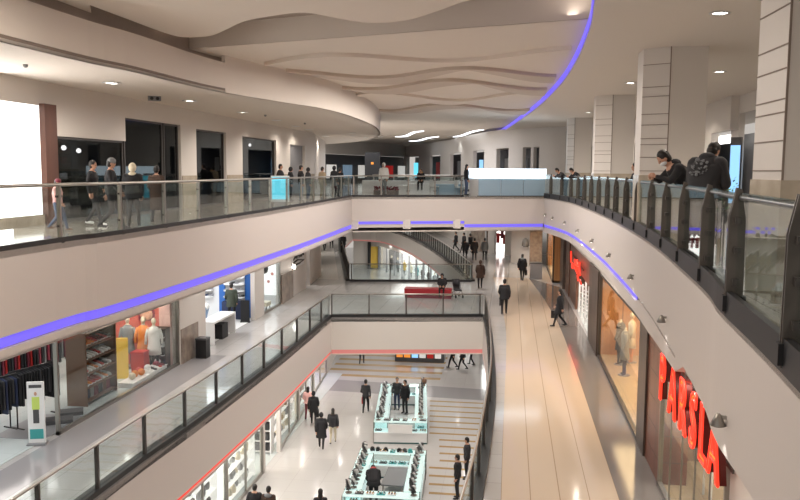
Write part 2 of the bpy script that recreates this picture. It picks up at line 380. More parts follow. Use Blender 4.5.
railing([p for p in U_left if p[1] > 8.5], 0, 1.08, 1, 2.02, 'steel and glass railing along the upper left walkway', 'thin', 1.72)
railing(U_right[12:], 0, 1.2, -1, 2.33, 'heavy railing with broad brown fin posts on the upper right walkway', 'fin', 2.72)
railing([(-8.15, 41), (-2.45, 42.98)], 0, 1.08, 1, 1.45, 'glass railing along the upper bridge left of the glowing kiosk', 'thin', .1)
railing(M_left, ZM, 1.08, 1, 2.12, 'glass railing along the middle left walkway above the red strip', 'dark', .55)
railing(M_near, ZM, 1.08, 1, 1.75, 'glass railing on the near side of the middle bridge', 'dark', .02)
railing(M_right, ZM, 1.08, -1, 1.9, 'dark curved railing along the middle right walkway', 'dark', .3)
railing(V_near, ZM, 1.08, -1, 2.4, 'glass railing on the far side of the middle bridge', 'dark', .1)
railing(V_right, ZM, 1.08, -1, 1.25, 'curved railing above the white band of the far opening', 'dark', .2)
railing(V_left, ZM, 1.08, 1, 1.6, 'glass railing left of the far opening', 'dark', .2)
railing([(-9.5, 55), (1.2, 56.5)], 0, 1.05, 1, 1.4, 'green tinted glass railing behind the bridge seating', 'thin', .1)

# ------------------------------------------------------------------ upper ceilings
ce = MB()
S_edge = smooth([(-8.5, -4), (-8.5, 13), (-8.2, 17), (-8.0, 21), (-7.2, 24.7), (-6.5, 27.5), (-6.3, 32), (-6.7, 40), (-8.3, 50), (-11.5, 60), (-18, 68), (-30, 72)])
ce.prism(S_edge+[(-30, -4)], 3.5, 3.56)
struct('ceiling', ce, 'ceiling_white')
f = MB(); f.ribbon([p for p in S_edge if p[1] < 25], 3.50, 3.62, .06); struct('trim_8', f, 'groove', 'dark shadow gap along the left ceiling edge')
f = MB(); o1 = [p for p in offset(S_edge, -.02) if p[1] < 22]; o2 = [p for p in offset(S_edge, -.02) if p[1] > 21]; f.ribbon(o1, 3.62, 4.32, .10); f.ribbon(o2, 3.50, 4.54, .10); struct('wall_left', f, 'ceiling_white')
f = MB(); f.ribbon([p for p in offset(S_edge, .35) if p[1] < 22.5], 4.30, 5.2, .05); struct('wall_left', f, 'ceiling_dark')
# main ceiling beyond the recess
L_edge = smooth([(-.3, -4), (.4, 4), (1.0, 9), (1.36, 14.28), (1.55, 17.24), (1.66, 22.2), (1.6, 28), (1.23, 36.3), (.48, 46.9), (-.45, 58.3), (-1.6, 70)])
c2 = MB(); c2.prism([(-9, 20.6), (-7.9, 20.3), (1.62, 17.15)]+[p for p in L_edge if p[1] > 17.3]+[(-1.6, 125), (-40, 125), (-40, 56), (-14, 56), (-9, 45)], 4.52, 4.57); struct('ceiling', c2, 'ceiling_wave')
f = MB(); f.ribbon([(-8.6, 20.5), (1.62, 17.15)], 4.52, 5.2, .05); struct('wall_recess', f, 'ceiling_wave')
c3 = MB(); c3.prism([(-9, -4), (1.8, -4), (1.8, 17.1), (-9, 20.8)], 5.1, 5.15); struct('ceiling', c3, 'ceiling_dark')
# right ceiling with its lit blue edge
c4 = MB(); c4.prism(L_edge+[(-1.6, 125), (14, 125), (14, -4)], 4.28, 4.32); struct('ceiling', c4, 'ceiling_white')
f = MB(); f.ribbon(L_edge, 4.30, 4.62, -.05); struct('wall_right', f, 'ceiling_white')
l = MB(); l.ribbon([p for p in offset(L_edge, .03) if p[1] > 5], 4.31, 4.51, -.02); tag(l.build('led_strip', 'led_blue'), 'blue light strip curving along the ceiling edge', 'led strip')
# layered wave panels
def wavepanel(pts, z, t, m, label):
    p = MB(); p.prism(pts, z, z+t); o = p.build('ceiling_panel', m); tag(o, label, 'ceiling panel'); return o
eA = smooth([(-8.3, 15.2), (-8.25, 17.0), (-8.2, 18.4), (-8.0, 19.1), (-7.3, 19.0), (-6.6, 18.2), (-5.8, 17.2), (-5.07, 16.7), (-4.25, 16.4), (-3.7, 17.1), (-3.07, 17.7), (-2.24, 17.4), (-1.46, 16.4), (-.8, 15.5), (.3, 14.6), (1.0, 14.4)])
wavepanel(eA+[(1.0, 4), (-8.7, 4), (-8.7, 16)], 4.60, .07, 'ceiling_wave', 'large white wave shaped ceiling panel over the near void')
eB = smooth([(-8.2, 12.6), (-6.6, 15.2), (-5.6, 15.6), (-4.6, 14.9), (-3.7, 14.5), (-2.6, 15.6), (-1.6, 15.3), (-.6, 13.9), (.6, 13.0)])
wavepanel(eB+[(.6, 4), (-8.2, 4)], 4.48, .06, 'ceiling_wave', 'lower inner layer of the near wave shaped ceiling panel')
def crescent(x0, x1, y0, dy, A, ph, w, k, z, t=.06):
    a = []; b = []
    for i in range(41):
        u = i/40; x = x0+(x1-x0)*u; yc = y0+dy*u+A*math.sin(k*u*2*PI+ph)
        ww = w*abs(math.sin(PI*u*1.5))**.8+.05
        a.append((x, yc)); b.append((x, yc+ww))
    return a+b[::-1]
wv = [(-7.2, 1.45, 22.6, -1.0, .9, 2.6, 1.4, 1.3, 4.345, 'nearest'), (-7.0, 1.4, 25.6, 0., 1.1, 5.2, 1.8, 1.4, 4.345, 'second'), (-6.4, 1.3, 28.8, .6, 1.5, .6, 2.2, 1.2, 4.335, 'third'),
      (-6.6, 1.2, 33.5, .5, 1.8, 3.4, 2.6, 1.3, 4.34, 'fourth'), (-6.8, 1.0, 39.5, 0., 2.0, 1.2, 3.0, 1.2, 4.34, 'farthest')]
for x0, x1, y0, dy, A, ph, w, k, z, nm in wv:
    wavepanel(crescent(x0, x1, y0, dy, A, ph, w, k, z), z+.07, .11, 'ceiling_wave' if nm in ('nearest', 'fourth') else 'ceiling_wave_shade', nm+' of the raised wave ribbons on the main ceiling')  # three ribbons take the darker tone as painted shading
# luminous wave slots
for i, (x0, x1, y0, y1, nm) in enumerate([(-10.8, -6.9, 75, 64, 'left nearer'), (-10.9, -6.7, 86, 75, 'left farther'), (-5.6, -2.1, 75, 62, 'right nearer'), (-5.8, -2.6, 84, 72, 'right farther')]):
    a = []; b = []
    for j in range(25):
        u = j/24; x = x0+(x1-x0)*u; y = y0+(y1-y0)*u+1.2*math.sin(u*2*PI); a.append((x, y)); b.append((x, y+1.5*math.sin(PI*u)+.1))
    p = MB(); p.prism(a+b[::-1], 4.48, 4.52); tag(p.build('ceiling_light', 'lamp_cool'), 'wavy glowing white ceiling light, %s of the four' % nm, 'ceiling light')

# ------------------------------------------------------------------ lights
def area(x, y, z, sx, sy, p, col=(1, .93, .85), rx=0, ry=0, rz=0, spread=PI):
    l = bpy.data.lights.new('lamp', 'AREA'); l.shape = 'RECTANGLE'; l.size = sx; l.size_y = sy; l.energy = p; l.color = col; l.spread = spread
    o = bpy.data.objects.new('lamp_or_fill', l); C.objects.link(o); o.location = (x, y, z); o.rotation_euler = (rx, ry, rz); return o  # serves real lamps and added fill alike
def spot(x, y, z, p, col=(1, .93, .85), size=2.2, rx=0, ry=0, r=.06, blend=.8):
    l = bpy.data.lights.new('lamp', 'SPOT'); l.energy = p; l.color = col; l.spot_size = size; l.spot_blend = blend; l.shadow_soft_size = r
    o = bpy.data.objects.new('lamp_or_fill', l); C.objects.link(o); o.location = (x, y, z); o.rotation_euler = (rx, ry, 0); return o
WARM = (1, .88, .76); NEUT = (1, .95, .9); COOL = (.92, .97, 1)
dr = MB(); dr.lathe([(.13, 0), (.15, -.012), (.11, -.02), (.10, -.005)], seg=16); ring_me = dr.mesh('trim_ring', 'white')
dl = MB(); dl.lathe([(.10, -.008), (.001, -.012)], seg=16); lens_me = dl.mesh('lens', 'lamp')
def downlight(x, y, z, label, group, p=60, col=WARM, s=1, size=2.6):
    t = empty('downlight', (x, y, z), 0, label, 'ceiling light', group); t.scale = (s, s, s)
    inst('trim_ring', ring_me, t); inst('lens', lens_me, t)
    if p: spot(x, y, z-.06, p, col, size)
for i, (x, y) in enumerate([(-9.75, 13.2), (-9.8, 18.9), (-9.9, 24), (-9.9, 29), (-10, 33.7), (-10.4, 38.3), (-10.5, 41.3), (-11.6, 49.8)]):
    downlight(x, y, 3.5, 'round ceiling downlight in the row over the upper left walkway', 'downlights over the upper left walkway', 170, WARM, 1.6)
for x, y in [(-9, 45.5), (-9.4, 52), (-12, 46), (-13.5, 54)]:
    downlight(x, y, 3.5, 'small bright downlight over the far end of the left walkway', 'downlights at the far left walkway', 60, NEUT, 1.2)
for x, y in [(5.89, 24.4), (6.2, 14), (6.2, 35), (5.0, 46), (3.7, 15.5), (3.8, 27.2), (3.7, 40.5), (3.6, 4.5)]:  # last four are added to light the column faces
    downlight(x, y, 4.28, 'round ceiling downlight over the upper right walkway, some added to light the columns', 'downlights over the upper right walkway', 300, WARM, 1.3)
for i in range(9):
    downlight(-18+i*2.1, 72+(i % 3)*3, 4.4 if i > 1 else 4.4, 'bright pin spot in the ceiling before the far shops', 'pin spots before the far shops', 90 if i % 2 == 0 else 0, COOL, 2.0)
# middle floor ceiling (underside of the upper slab)
for y in (12, 16, 20, 24, 28, 32, 36, 40): downlight(-9.7, y, -1.85, 'downlight under the upper slab over the middle left walkway', 'downlights over the middle left walkway', 150, NEUT)
for y in (10, 14, 18, 22, 26, 30, 34, 38): downlight(2.55 if y < 12 else 3.3-.08*abs(26-y)*.3-.05, y, -1.46, 'downlight under the upper slab over the middle right walkway', 'downlights over the middle right walkway', 170, WARM)
for x, y in [(-6, 45.5), (-2, 47), (1, 50), (1, 56), (-1.5, 57), (-12.5, 46), (-13, 54), (-15.5, 64), (-18, 74), (-4, 66), (-6, 80)]:
    downlight(x, y, -1.85, 'downlight under the upper slab beyond the bridge', 'downlights beyond the middle bridge', 260, NEUT)
# ground floor lights (underside of the middle slab)
for y in (22, 27, 32, 37, 42, 47, 52): downlight(-9.0, y, -7.3, 'downlight under the middle slab above the ground floor shops', 'downlights over the ground floor', 160, NEUT)
for x, y in [(-5, 40), (-2, 41), (1, 45), (-6, 45.5), (-3, 50), (1, 28), (1, 34)]: downlight(x, y, -7.3, 'downlight under the middle bridge slab over the ground floor', 'downlights under the middle bridge', 220, NEUT)
# unseen fill areas added to brighten the ceilings, far opening and far shops
area(-4, 9, 4.35, 7, 8, 520, WARM)
area(-2.6, 30, 4.30, 3.5, 18, 1700, (1, .92, .84))
area(-7, 58, 4.30, 6, 10, 800, (.95, .96, 1)); area(-14, 70, 4.30, 4, 10, 450, (.95, .96, 1)); area(-8.5, 70, -1.9, 3, 12, 260, NEUT)
area(-13, 82, -7.5, 5, 16, 900, (1, .97, .92))
for x, y in [(-1.2, 61), (-3.8, 70), (-6.8, 79), (-10.0, 88), (-13.5, 96)]: area(x, y, -7.4, 1.5, 6, 260, (1, .98, .95))
for (x, y, sx, sy, p) in [(-8.1, 12, .2, 14, 60), (1.2, 16, .2, 18, 50)]:  # upward area lights added along the ceiling edges to wash the ceiling
    area(x, y, 4.62, sx, sy, p, WARM, PI)

# ------------------------------------------------------------------ walls: upper left
def wseg(m, a, b, z0, z1, t=.2, mi=0): m.ribbon([a, b], z0, z1, t, mi)
X = -11.4
wl = MB()
for y0, y1, z0, z1 in [(-4, 13.2, 0, 3.5), (13.2, 18.4, 2.9, 3.5), (18.9, 22.75, 2.2, 3.5), (22.75, 26.8, 2.9, 3.5), (26.8, 28.2, 0, 3.5), (28.2, 31.3, 2.85, 3.5),
                       (31.3, 33.3, 0, 3.5), (33.3, 38.3, 2.8, 3.5), (38.3, 40.8, 0, 3.5), (40.8, 43.9, 2.7, 3.5), (43.9, 46, 0, 3.5), (18.4, 18.9, 2.95, 3.5)]:
    wl.box(X-.25, y0, z0, X, y1, z1)
struct('wall_left', wl, 'white_paint')
sb = MB()
for y0, y1 in [(26.85, 28.15), (31.35, 33.25), (38.35, 40.75), (43.95, 46)]: sb.box(X, y0, 0, X+.03, y1, 1.15)
struct('baseboard_left', sb, 'stone_beige')
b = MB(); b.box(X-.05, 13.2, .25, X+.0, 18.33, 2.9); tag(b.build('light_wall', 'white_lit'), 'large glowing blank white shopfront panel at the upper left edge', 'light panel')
b = MB(); b.box(X-.05, 13.2, 0, X+.06, 18.33, .25); struct('baseboard_left', b, 'stone_beige')
b = MB(); b.box(X-.1, 18.34, 0, X+.14, 18.86, 2.95); struct('trim_9', b, 'jamb_wood', 'reddish brown wooden jamb beside the glowing white shopfront')
area(X+.15, 15.8, 1.6, 4.5, 2.2, 90, NEUT, 0, -PI/2)
# dark shop interiors behind the upper left glass
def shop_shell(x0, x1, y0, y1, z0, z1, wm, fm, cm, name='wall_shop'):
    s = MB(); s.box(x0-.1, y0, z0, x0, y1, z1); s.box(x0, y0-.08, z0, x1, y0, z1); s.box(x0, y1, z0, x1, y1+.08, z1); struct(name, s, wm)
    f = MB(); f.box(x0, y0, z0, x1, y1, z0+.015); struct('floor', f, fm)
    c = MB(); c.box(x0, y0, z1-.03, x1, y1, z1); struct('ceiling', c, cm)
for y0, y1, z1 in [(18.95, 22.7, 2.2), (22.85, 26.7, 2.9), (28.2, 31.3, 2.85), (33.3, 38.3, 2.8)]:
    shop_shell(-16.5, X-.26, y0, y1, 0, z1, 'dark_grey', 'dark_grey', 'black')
n = 1
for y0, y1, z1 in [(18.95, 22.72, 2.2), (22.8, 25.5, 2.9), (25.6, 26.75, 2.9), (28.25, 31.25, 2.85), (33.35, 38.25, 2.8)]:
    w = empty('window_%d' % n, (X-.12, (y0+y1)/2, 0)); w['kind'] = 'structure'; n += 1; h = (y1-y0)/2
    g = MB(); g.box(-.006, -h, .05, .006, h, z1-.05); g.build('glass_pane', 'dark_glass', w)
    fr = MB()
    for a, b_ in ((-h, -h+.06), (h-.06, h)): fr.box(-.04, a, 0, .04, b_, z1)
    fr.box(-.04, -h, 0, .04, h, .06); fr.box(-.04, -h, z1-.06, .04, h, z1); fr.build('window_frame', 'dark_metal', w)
cols = ['white', 'red', 'orange', 'cream', 'blue_wall', 'grey', 'teal', 'yellow', 'shelf_glow', 'orange_glow', 'white_lit2']  # glowing tones stand in for tiny lights and reflections among the goods
bx = MB(); bx.box(-.15, -.12, 0, .15, .12, .18); boxme = {c: bx.mesh('product_box', c) for c in cols}
# shelves in first dark shop
def shelf_unit(x, y, z, w, d, h, n, rz, label, m='dark_metal', back=True, cat='shelf'):
    t = empty('shelf_unit', (x, y, z), rz, label, cat)
    s = MB(); s.box(-w/2, -d/2, 0, -w/2+.04, d/2, h); s.build('side_panel', m, t); s = MB(); s.box(w/2-.04, -d/2, 0, w/2, d/2, h); s.build('side_panel', m, t)
    if back: s = MB(); s.box(-w/2+.04, d/2-.02, 0, w/2-.04, d/2, h); s.build('back_panel', m, t)
    for i in range(n): zz = .12+(h-.15)*i/(n-1); s = MB(); s.box(-w/2+.04, -d/2, zz-.02, w/2-.04, d/2-.02, zz); s.build('shelf', m, t)
    return t, [.12+(h-.15)*i/(n-1) for i in range(n)]
t, zs = shelf_unit(-13.2, 20.8, .015, 3.4, .4, 2.0, 5, PI/2, 'dark shelf unit with small goods behind the first dark upper window')
for z in zs[:-1]:
    for k in range(8):
        if random.random() < .8:
            o = inst('product_box', boxme[random.choice(cols)], None, (-13.15, 19.4+k*.4, z+.017), PI/2, (.8, .8, 1)); tag(o, 'small boxed product on the dark shop shelves behind glass, some glowing in place of glints', 'box', 'boxed goods on the dark upper shop shelves')
pl = MB(); pl.ball((0, 0, 0), .07); plm = pl.mesh('pendant', 'lamp')
for i, (x, y, z) in enumerate([(-12.3, 20.9, 1.95), (-12.6, 22.2, 1.9), (-13.5, 24.6, 2.3), (-14, 26, 1.6), (-13, 29.5, 2.6), (-13, 30.5, 2.6), (-13, 34.5, 2.5), (-14, 36, 2.5), (-12.5, 37.6, 2.55)]):
    o = inst('lamp_bulb', plm, None, (x, y, z)); tag(o, 'small bare bulb glowing inside the dark upper left shops', 'lamp', 'bulbs in the dark upper shops')
    c = MB(); c.tube([(0, 0, .06), (0, 0, (2.17 if y < 22.7 else 2.8)-z)], .008, 5); c.build('cord', 'black', o)
for (x, y, z, w, h, m, lab) in [(-13.5, 23.9, .45, .9, 1.0, 'blue_screen', 'blue screen glowing inside the tall dark upper doorway'), (-14.5, 35.2, .8, .7, 1.3, 'cyan_screen', 'cyan screen inside the last dark upper window')]:
    s = empty('screen', (x, y, z), PI/2+.5, lab, 'screen'); q = MB(); q.box(-w/2, -.02, 0, w/2, .02, h); q.build('housing', 'black', s); q = MB(); q.box(-w/2+.03, -.03, .03, w/2-.03, -.021, h-.03); q.build('display', m, s)
    q = MB(); q.box(-.15, -.1, -z+.015, .15, .1, 0); q.build('stand', 'black', s)
# display kiosk near the rail
s = empty('advert_screen', (-8.75, 29.9, 0), PI*.5-1.3, 'bright cyan advertising screen beside the group at the upper left railing', 'screen')
q = MB(); q.box(-.35, -.06, .15, .35, .06, 1.15); q.build('housing', 'white', s); q = MB(); q.box(-.31, -.075, .25, .31, -.061, 1.1); q.build('display', 'cyan_screen', s); q = MB(); q.box(-.25, -.12, 0, .25, .12, .15); q.build('base', 'grey', s)
# grey shutter panel
s = MB(); s.box(X-.2, 40.85, 0, X-.15, 43.85, 2.7)
for i in range(18): s.box(X-.16, 40.85, .1+i*.15, X-.13, 43.85, .13+i*.15)
struct('door_1', s, 'grey', 'grey slatted shutter at the end of the upper left wall')
# security camera box on ceiling
s = empty('security_camera', (-10.4, 22.6, 3.5), .5, 'twin lens grey ceiling camera over the upper left walkway', 'camera')
q = MB(); q.box(-.18, -.1, -.13, .18, .1, 0); q.build('housing', 'grey', s)
for k in (-.08, .08): q = MB(); q.tube([(k, -.13, -.07), (k, -.09, -.07)], .05, 10); q.build('lens', 'black', s)
# ceiling sprinklers/sensors
for x, y in [(-9.9, 15.5), (-9.6, 13.8), (-9.5, 30.5), (-9.3, 35.8)]:
    q = MB(); q.lathe([(.05, 0), (.05, -.04), (.02, -.07)], seg=10); tag(q.build('smoke_detector', 'grey', None, (x, y, 3.5)), 'small round grey smoke detector on the left ceiling', 'smoke detector', 'detectors on the upper left ceiling')
# far walls of the upper floor
wf = MB(); pth = [(-11.4, 46), (-14, 60), (-19, 80)]
for a, b in zip(pth[:-1], pth[1:]): wf.ribbon([a, b], 0, 4.4, .2)
struct('wall_left', wf, 'white_paint')
wf = MB(); wf.ribbon([(-19, 80), (-13, 100)], 3.0, 4.5, -.2); wf.ribbon([(-19.5, 81), (-13.5, 101)], 0, 3.0, -.2, 1); struct('wall_back', wf, ['white_paint', 'dark_grey'])
shops = [((-18.6, 81.2), .25), ((-17.6, 84.6), .5), ((-16.4, 88.5), .72), ((-15.1, 92.8), .9)]
for i in range(6):
    u = i/6+.06; x = -19+6*u; y = 80+20*u
    q = MB()
    for k in range(5): q.box(-1.0+k*.42, -.05, .5, -.72+k*.42, .05, 1.9)
    o = q.build('shop_display', ['shelf_glow', 'dim_screen', 'shelf_glow', 'dim_screen', 'red_deep', 'shelf_glow'][i], None, (x+.4, y-.3, 0), math.atan2(20, 6)+PI)
    tag(o, 'lit display at the dark far end of the upper floor, %s from left' % ['one', 'two', 'three', 'four', 'five', 'six'][i], 'display')
# far right curved white wall with piers and dark openings
arc = smooth([(-13, 100), (-10.4, 94), (-8.0, 86), (-5.6, 78), (-3.4, 69), (-1.4, 61.5), (.4, 57), (2.6, 54.5), (5.2, 52), (7.6, 45), (8.5, 38), (8.5, 32)], 8)
aw = MB(); aw.ribbon(arc, 3.0, 4.35, -.3)
struct('wall_right', aw, 'white_paint')
piers = MB(); backs = MB(); bk = offset(arc, 1.2); backs.ribbon(bk, 0, 3.0, .1)
struct('wall_right', backs, 'dark_grey')
rs = resample(arc, 1.0, 0)
def px_of(x, y): return 510+800*x/y
openings = [(410, 421), (433, 443), (454, 464), (477, 487), (500, 511), (526, 531), (536, 540), (590, 596), (634, 643), (706, 745)]
run = []
for i, p in enumerate(resample(arc, .25, 0)):
    px = px_of(p[0], p[1]); op = any(a <= px <= b for a, b in openings)
    if op:
        if len(run) > 1: piers.ribbon(run, 0, 3.0, -.3)
        run = []
    else: run.append((p[0], p[1]))
if len(run) > 1: piers.ribbon(run, 0, 3.0, -.3)
struct('wall_right', piers, 'white_paint')
fills = ['cyan_screen', 'red', 'grey', 'blue_screen', 'white', 'grey', 'grey', 'blue_screen', 'blue_screen']
lbl = ['cyan lit window display at the far left of the curved upper wall', 'dark opening display with a red figure panel on the far upper wall', 'grey shop display between the far white piers above the bridge',
       'pale blue lit display left of the glowing kiosk top', 'white goods display in the opening above the kiosk', 'narrow grey display in the slit left of the last pier', 'narrow dark display nearest the right columns', 'blue lit display seen between the far columns', 'blue sign glimpsed right of the third column']
for (a, b), m, lb in zip(openings[:-1], fills, lbl):
    c = (a+b)/2; best = min(offset(arc, .7), key=lambda p: abs(px_of(*p)-c)); w = (b-a)/800*best[1]*.4
    q = MB(); q.box(-w/2, -.03, .5, w/2, .03, 2.3); tag(q.build('shop_display', m, None, (best[0], best[1], 0), 0), lb, 'display')
# right wall, columns
rw = MB(); rw.box(8.5, 31.9, 0, 8.7, 33, 4.3); rw.box(8.5, -4, 0, 8.7, 20, 4.3); rw.box(8.5, 20, 3.6, 8.7, 31.9, 4.3); struct('wall_right', rw, 'white_paint')
# dark shop on the right with a glowing bar painted in for a sign reflection
q = MB(); q.box(11.5, 20, 0, 11.6, 40, 3.5); q.box(8.7, 20, 0, 11.5, 20.1, 3.6); struct('wall_shop', q, 'stone_brown')
q = MB(); q.box(8.9, 34, 2.6, 9.0, 37.5, 2.95); tag(q.build('sign_reflection', 'white_lit'), 'blurred glowing white bar imitating a sign reflection in the dark shop behind the two men', 'sign')
s = empty('advert_screen', (8.3, 31.4, 0), PI/2+.9, 'tall blue glowing totem screen beside the nearest white column', 'screen')
q = MB(); q.box(-.2, -.06, 0, .2, .06, 2.7); q.build('housing', 'dark_grey', s); q = MB(); q.box(-.18, -.075, .25, .18, -.061, 2.4); q.build('display', 'blue_screen', s); q = MB(); q.box(-.18, .061, .25, .18, .075, 2.4); q.build('display', 'blue_screen', s)
area(9.8, 33, 3.3, 1.5, 4, 60, WARM)
# plants behind men
def shrub(name, x, y, z, r, h, m, label, n=180):
    t = empty(name, (x, y, z), 0, label, 'plant')
    p = MB(); p.lathe([(.16, 0), (.22, .35), (.2, .35)], seg=12); p.build('pot', 'dark_grey', t)
    f = MB(); rnd = random.Random(int(x*100))
    for i in range(n):
        a = rnd.random()*2*PI; b = rnd.random(); rr = r*math.sqrt(rnd.random()); c = Vector((rr*math.cos(a), rr*math.sin(a), .35+h*b)); d = Vector((math.cos(a+rnd.random()), math.sin(a), rnd.uniform(-.3, .9))).normalized()*.11; w = d.cross(Vector((0, 0, 1))).normalized()*.03
        f.add([c, c+d*.5+w, c+d, c+d*.5-w], [(0, 1, 2, 3)])
    o = f.build('foliage', m, t); return t
shrub('potted_shrub', 5.2, 21.8, 0, .45, 1.0, 'cream', 'pale leafed potted plant behind the two leaning men')
shrub('potted_shrub', 6.0, 23.6, 0, .45, .9, 'green', 'dark green potted plant between the men and the blue screen')
def column(x0, xc, x1, y, ch, label, dy=1.2):
    t = empty('column', ((x0+x1)/2, y, 0), 0, label, 'column'); cx = (x0+x1)/2
    foot = [(x0-cx, ch), (xc-cx, 0), (x1-cx, 0), (x1-cx, dy), (x0-cx, dy)]
    p = MB(); p.prism(foot, 0, 4.28); p.build('shaft', 'white_paint', t)
    big = [(a+(-.02 if a < 0 else .02), b+(-.02 if b < .5 else .02)) for a, b in foot]
    p = MB(); p.prism(big, 0, 1.32); p.build('stone_base', 'stone_beige', t)
    for z in (1.42, 1.74, 2.04, 2.18, 2.50, 2.75, 3.16, 3.38, 3.9):
        p = MB(); p.bar((foot[0][0]-.003, foot[0][1]-.003, z), (foot[1][0]-.003, foot[1][1]-.004, z), .014, .014)
        if x0 < 2.7: p.bar((foot[1][0], foot[1][1]-.004, z), (foot[2][0], foot[2][1]-.004, z), .014, .014)
        p.build('groove', 'groove', t)
    p = MB(); p.box(xc-cx-.012, -.006, 1.32, xc-cx+.012, .003, 4.28); p.build('groove', 'groove', t)
column(2.83, 2.86, 4.3, 9.0, .95, 'nearest white column at the right edge with horizontal grooves', .96)
column(3.06, 3.62, 4.45, 19.5, .35, 'second white column, behind the two leaning men', 1.2)
column(3.19, 3.78, 4.59, 31.4, .35, 'third white column along the upper right walkway', 1.2)
column(3.05, 3.4, 4.3, 44.6, .35, 'fourth and farthest white column on the upper right walkway', 1.2)

# wall sconces on the curved fascia
sc_me = MB(); sc_me.lathe([(.10, -.10), (.11, -.09), (.04, .06), (.02, .08)], (-.12, 0, 0), 12); scm = sc_me.mesh('shade', 'steel')
ar = MB(); ar.box(-.12, -.02, 0, 0, .02, .05); arm = ar.mesh('bracket', 'steel'); bl = MB(); bl.ball((-.12, 0, -.07), .045); blm = bl.mesh('bulb', 'lamp')
pts = [(1.95, 43.79, -.92), (2.25, 41.96, -1.0), (2.69, 39.21, -1.05), (2.92, 34.47, -1.08), (3.06, 29.81, -1.1), (3.08, 24.85, -1.12), (3.01, 19.81, -1.12), (2.72, 14.13, -1.12), (2.19, 8.14, -1.05)]
for i, (x, y, z) in enumerate(pts):
    j = min(range(len(U_right)-1), key=lambda k: (U_right[k][0]-x)**2+(U_right[k][1]-y)**2)
    d = Vector((U_right[j+1][0]-U_right[j][0], U_right[j+1][1]-U_right[j][1])).normalized(); a = math.atan2(d.y, d.x)-PI/2
    nm = ['ninth', 'eighth', 'seventh', 'sixth', 'fifth', 'fourth', 'third', 'second', 'nearest'][i]
    t = empty('wall_sconce', (x, y, z), a, 'small downward cone wall lamp on the curved balcony, %s from the camera' % nm if i < 8 else 'nearest and largest cone wall lamp on the curved balcony front', 'wall lamp', 'cone lamps on the curved balcony'); t.scale = (.72, .72, .72)
    inst('shade', scm, t); inst('bracket', arm, t); inst('bulb', blm, t)
    spot(x-.13*math.cos(a), y-.13*math.sin(a), z-.13, 6, NEUT, 1.6, 0, 0, .02, .5)
def ledge(m, *a): pass
# ------------------------------------------------------------------ middle floor, left shops
ZC = -1.85
wl = MB()
for a, b, z0, z1 in [((X, -2), (X, 14.5), ZM, ZC), ((X, 14.5), (X, 26.4), -2.75, ZC), ((X, 26.4), (X, 28.8), ZM, ZC), ((X, 28.8), (X-.05, 34.9), -2.85, ZC), ((X-.05, 34.9), (X-.08, 36.4), ZM, ZC),
                     ((X-.08, 36.4), (X-.15, 39.2), -2.95, ZC), ((X-.15, 39.2), (X-.3, 45.2), ZM, ZC)]:
    wl.ribbon([a, b], z0, z1, .2)
wl.ribbon([(X-.35, 46.2), (-12.2, 51), (-15, 61.5), (-18.6, 76), (-22, 96)], ZM, ZC, .2)
struct('wall_left', wl, 'white_paint')
sb = MB(); sb.box(X, 26.45, ZM, X+.03, 28.0, ZM+1.25); struct('baseboard_left', sb, 'stone_brown')
sb = MB(); sb.ribbon([(X-.12, 39.4), (X-.18, 41.8)], ZM, ZM+1.5, -.04); struct('baseboard_left', sb, 'stone_brown')
sb = MB(); sb.ribbon([(-12.25, 51), (-15.05, 61.5), (-18.6, 76)], ZM, ZM+1.3, -.05); struct('baseboard_left', sb, 'stone_brown')
# dark doorway at the corner
q = MB(); q.box(-13.5, 45.2, ZM, -13.4, 46.3, ZC); struct('door_2', q, 'stone_brown')
# sports shop shell
shop_shell(-17.8, X-.2, 10, 26.35, ZM, -2.75+.6, 'white_paint', 'floor_shop', 'white_paint')
shop_shell(-16.8, X-.2, 28.9, 35.7, ZM, -2.85+.6, 'white_paint', 'white', 'white_paint')
q = MB(); q.box(-15.2, 26.15, ZM, -12.05, 26.3, -2.2); q.box(-12.05, 26.15, ZM, X-.25, 26.3, -2.2, 1); struct('wall_display', q, ['red_wall', 'pale_pink'])
area(-14.6, 15, -2.25, 4, 6, 230, COOL); area(-15.6, 22, -2.25, 3, 3, 110, NEUT)
for x in (-13.9, -13.1, -12.4): spot(x, 25.6, -2.4, 75, (1, .8, .62), 1.2, .35, 0, .03, .6); q = MB(); q.tube([(0, 0, .2), (0, 0, 0)], .05, 10); tag(q.build('spot_lamp', 'lamp', None, (x, 25.6, -2.36)), 'small ceiling spot washing the red display wall', 'ceiling light', 'spots over the red display')
area(-12.5, 24, -2.3, .8, 3, 75, WARM)
area(-13.8, 32, -2.3, 3, 5, 230, (.95, .98, 1))
# shop window glass and frames
def shopwin(x, y0, y1, z0, z1, label, nn, glass='shop_glass', fm='steel', mull=0, w=.07):
    r = empty('window_%d' % nn, (x, (y0+y1)/2, z0)); r['kind'] = 'structure'; r['label'] = label; h = (y1-y0)/2; H = z1-z0
    g = MB(); g.box(-.005, -h+w, .06, .005, h-w, H-.05); g.build('glass_pane', glass, r)
    fr = MB()
    for a in (-h, h-w): fr.box(-.05, a, 0, .05, a+w, H)
    fr.box(-.05, -h, 0, .05, h, .10); fr.box(-.04, -h, H-.06, .04, h, H)
    for k in range(mull): yy = -h+(2*h)*(k+1)/(mull+1); fr.box(-.015, yy-.015, 0, .015, yy+.015, H)
    fr.build('window_frame', fm, r); return r
shopwin(X-.08, 18.75, 26.4, ZM, -2.75, 'large window of the red sports display', 10, mull=0)
shopwin(X-.15, 36.4, 39.2, ZM, -2.95, 'window with the poster', 11)
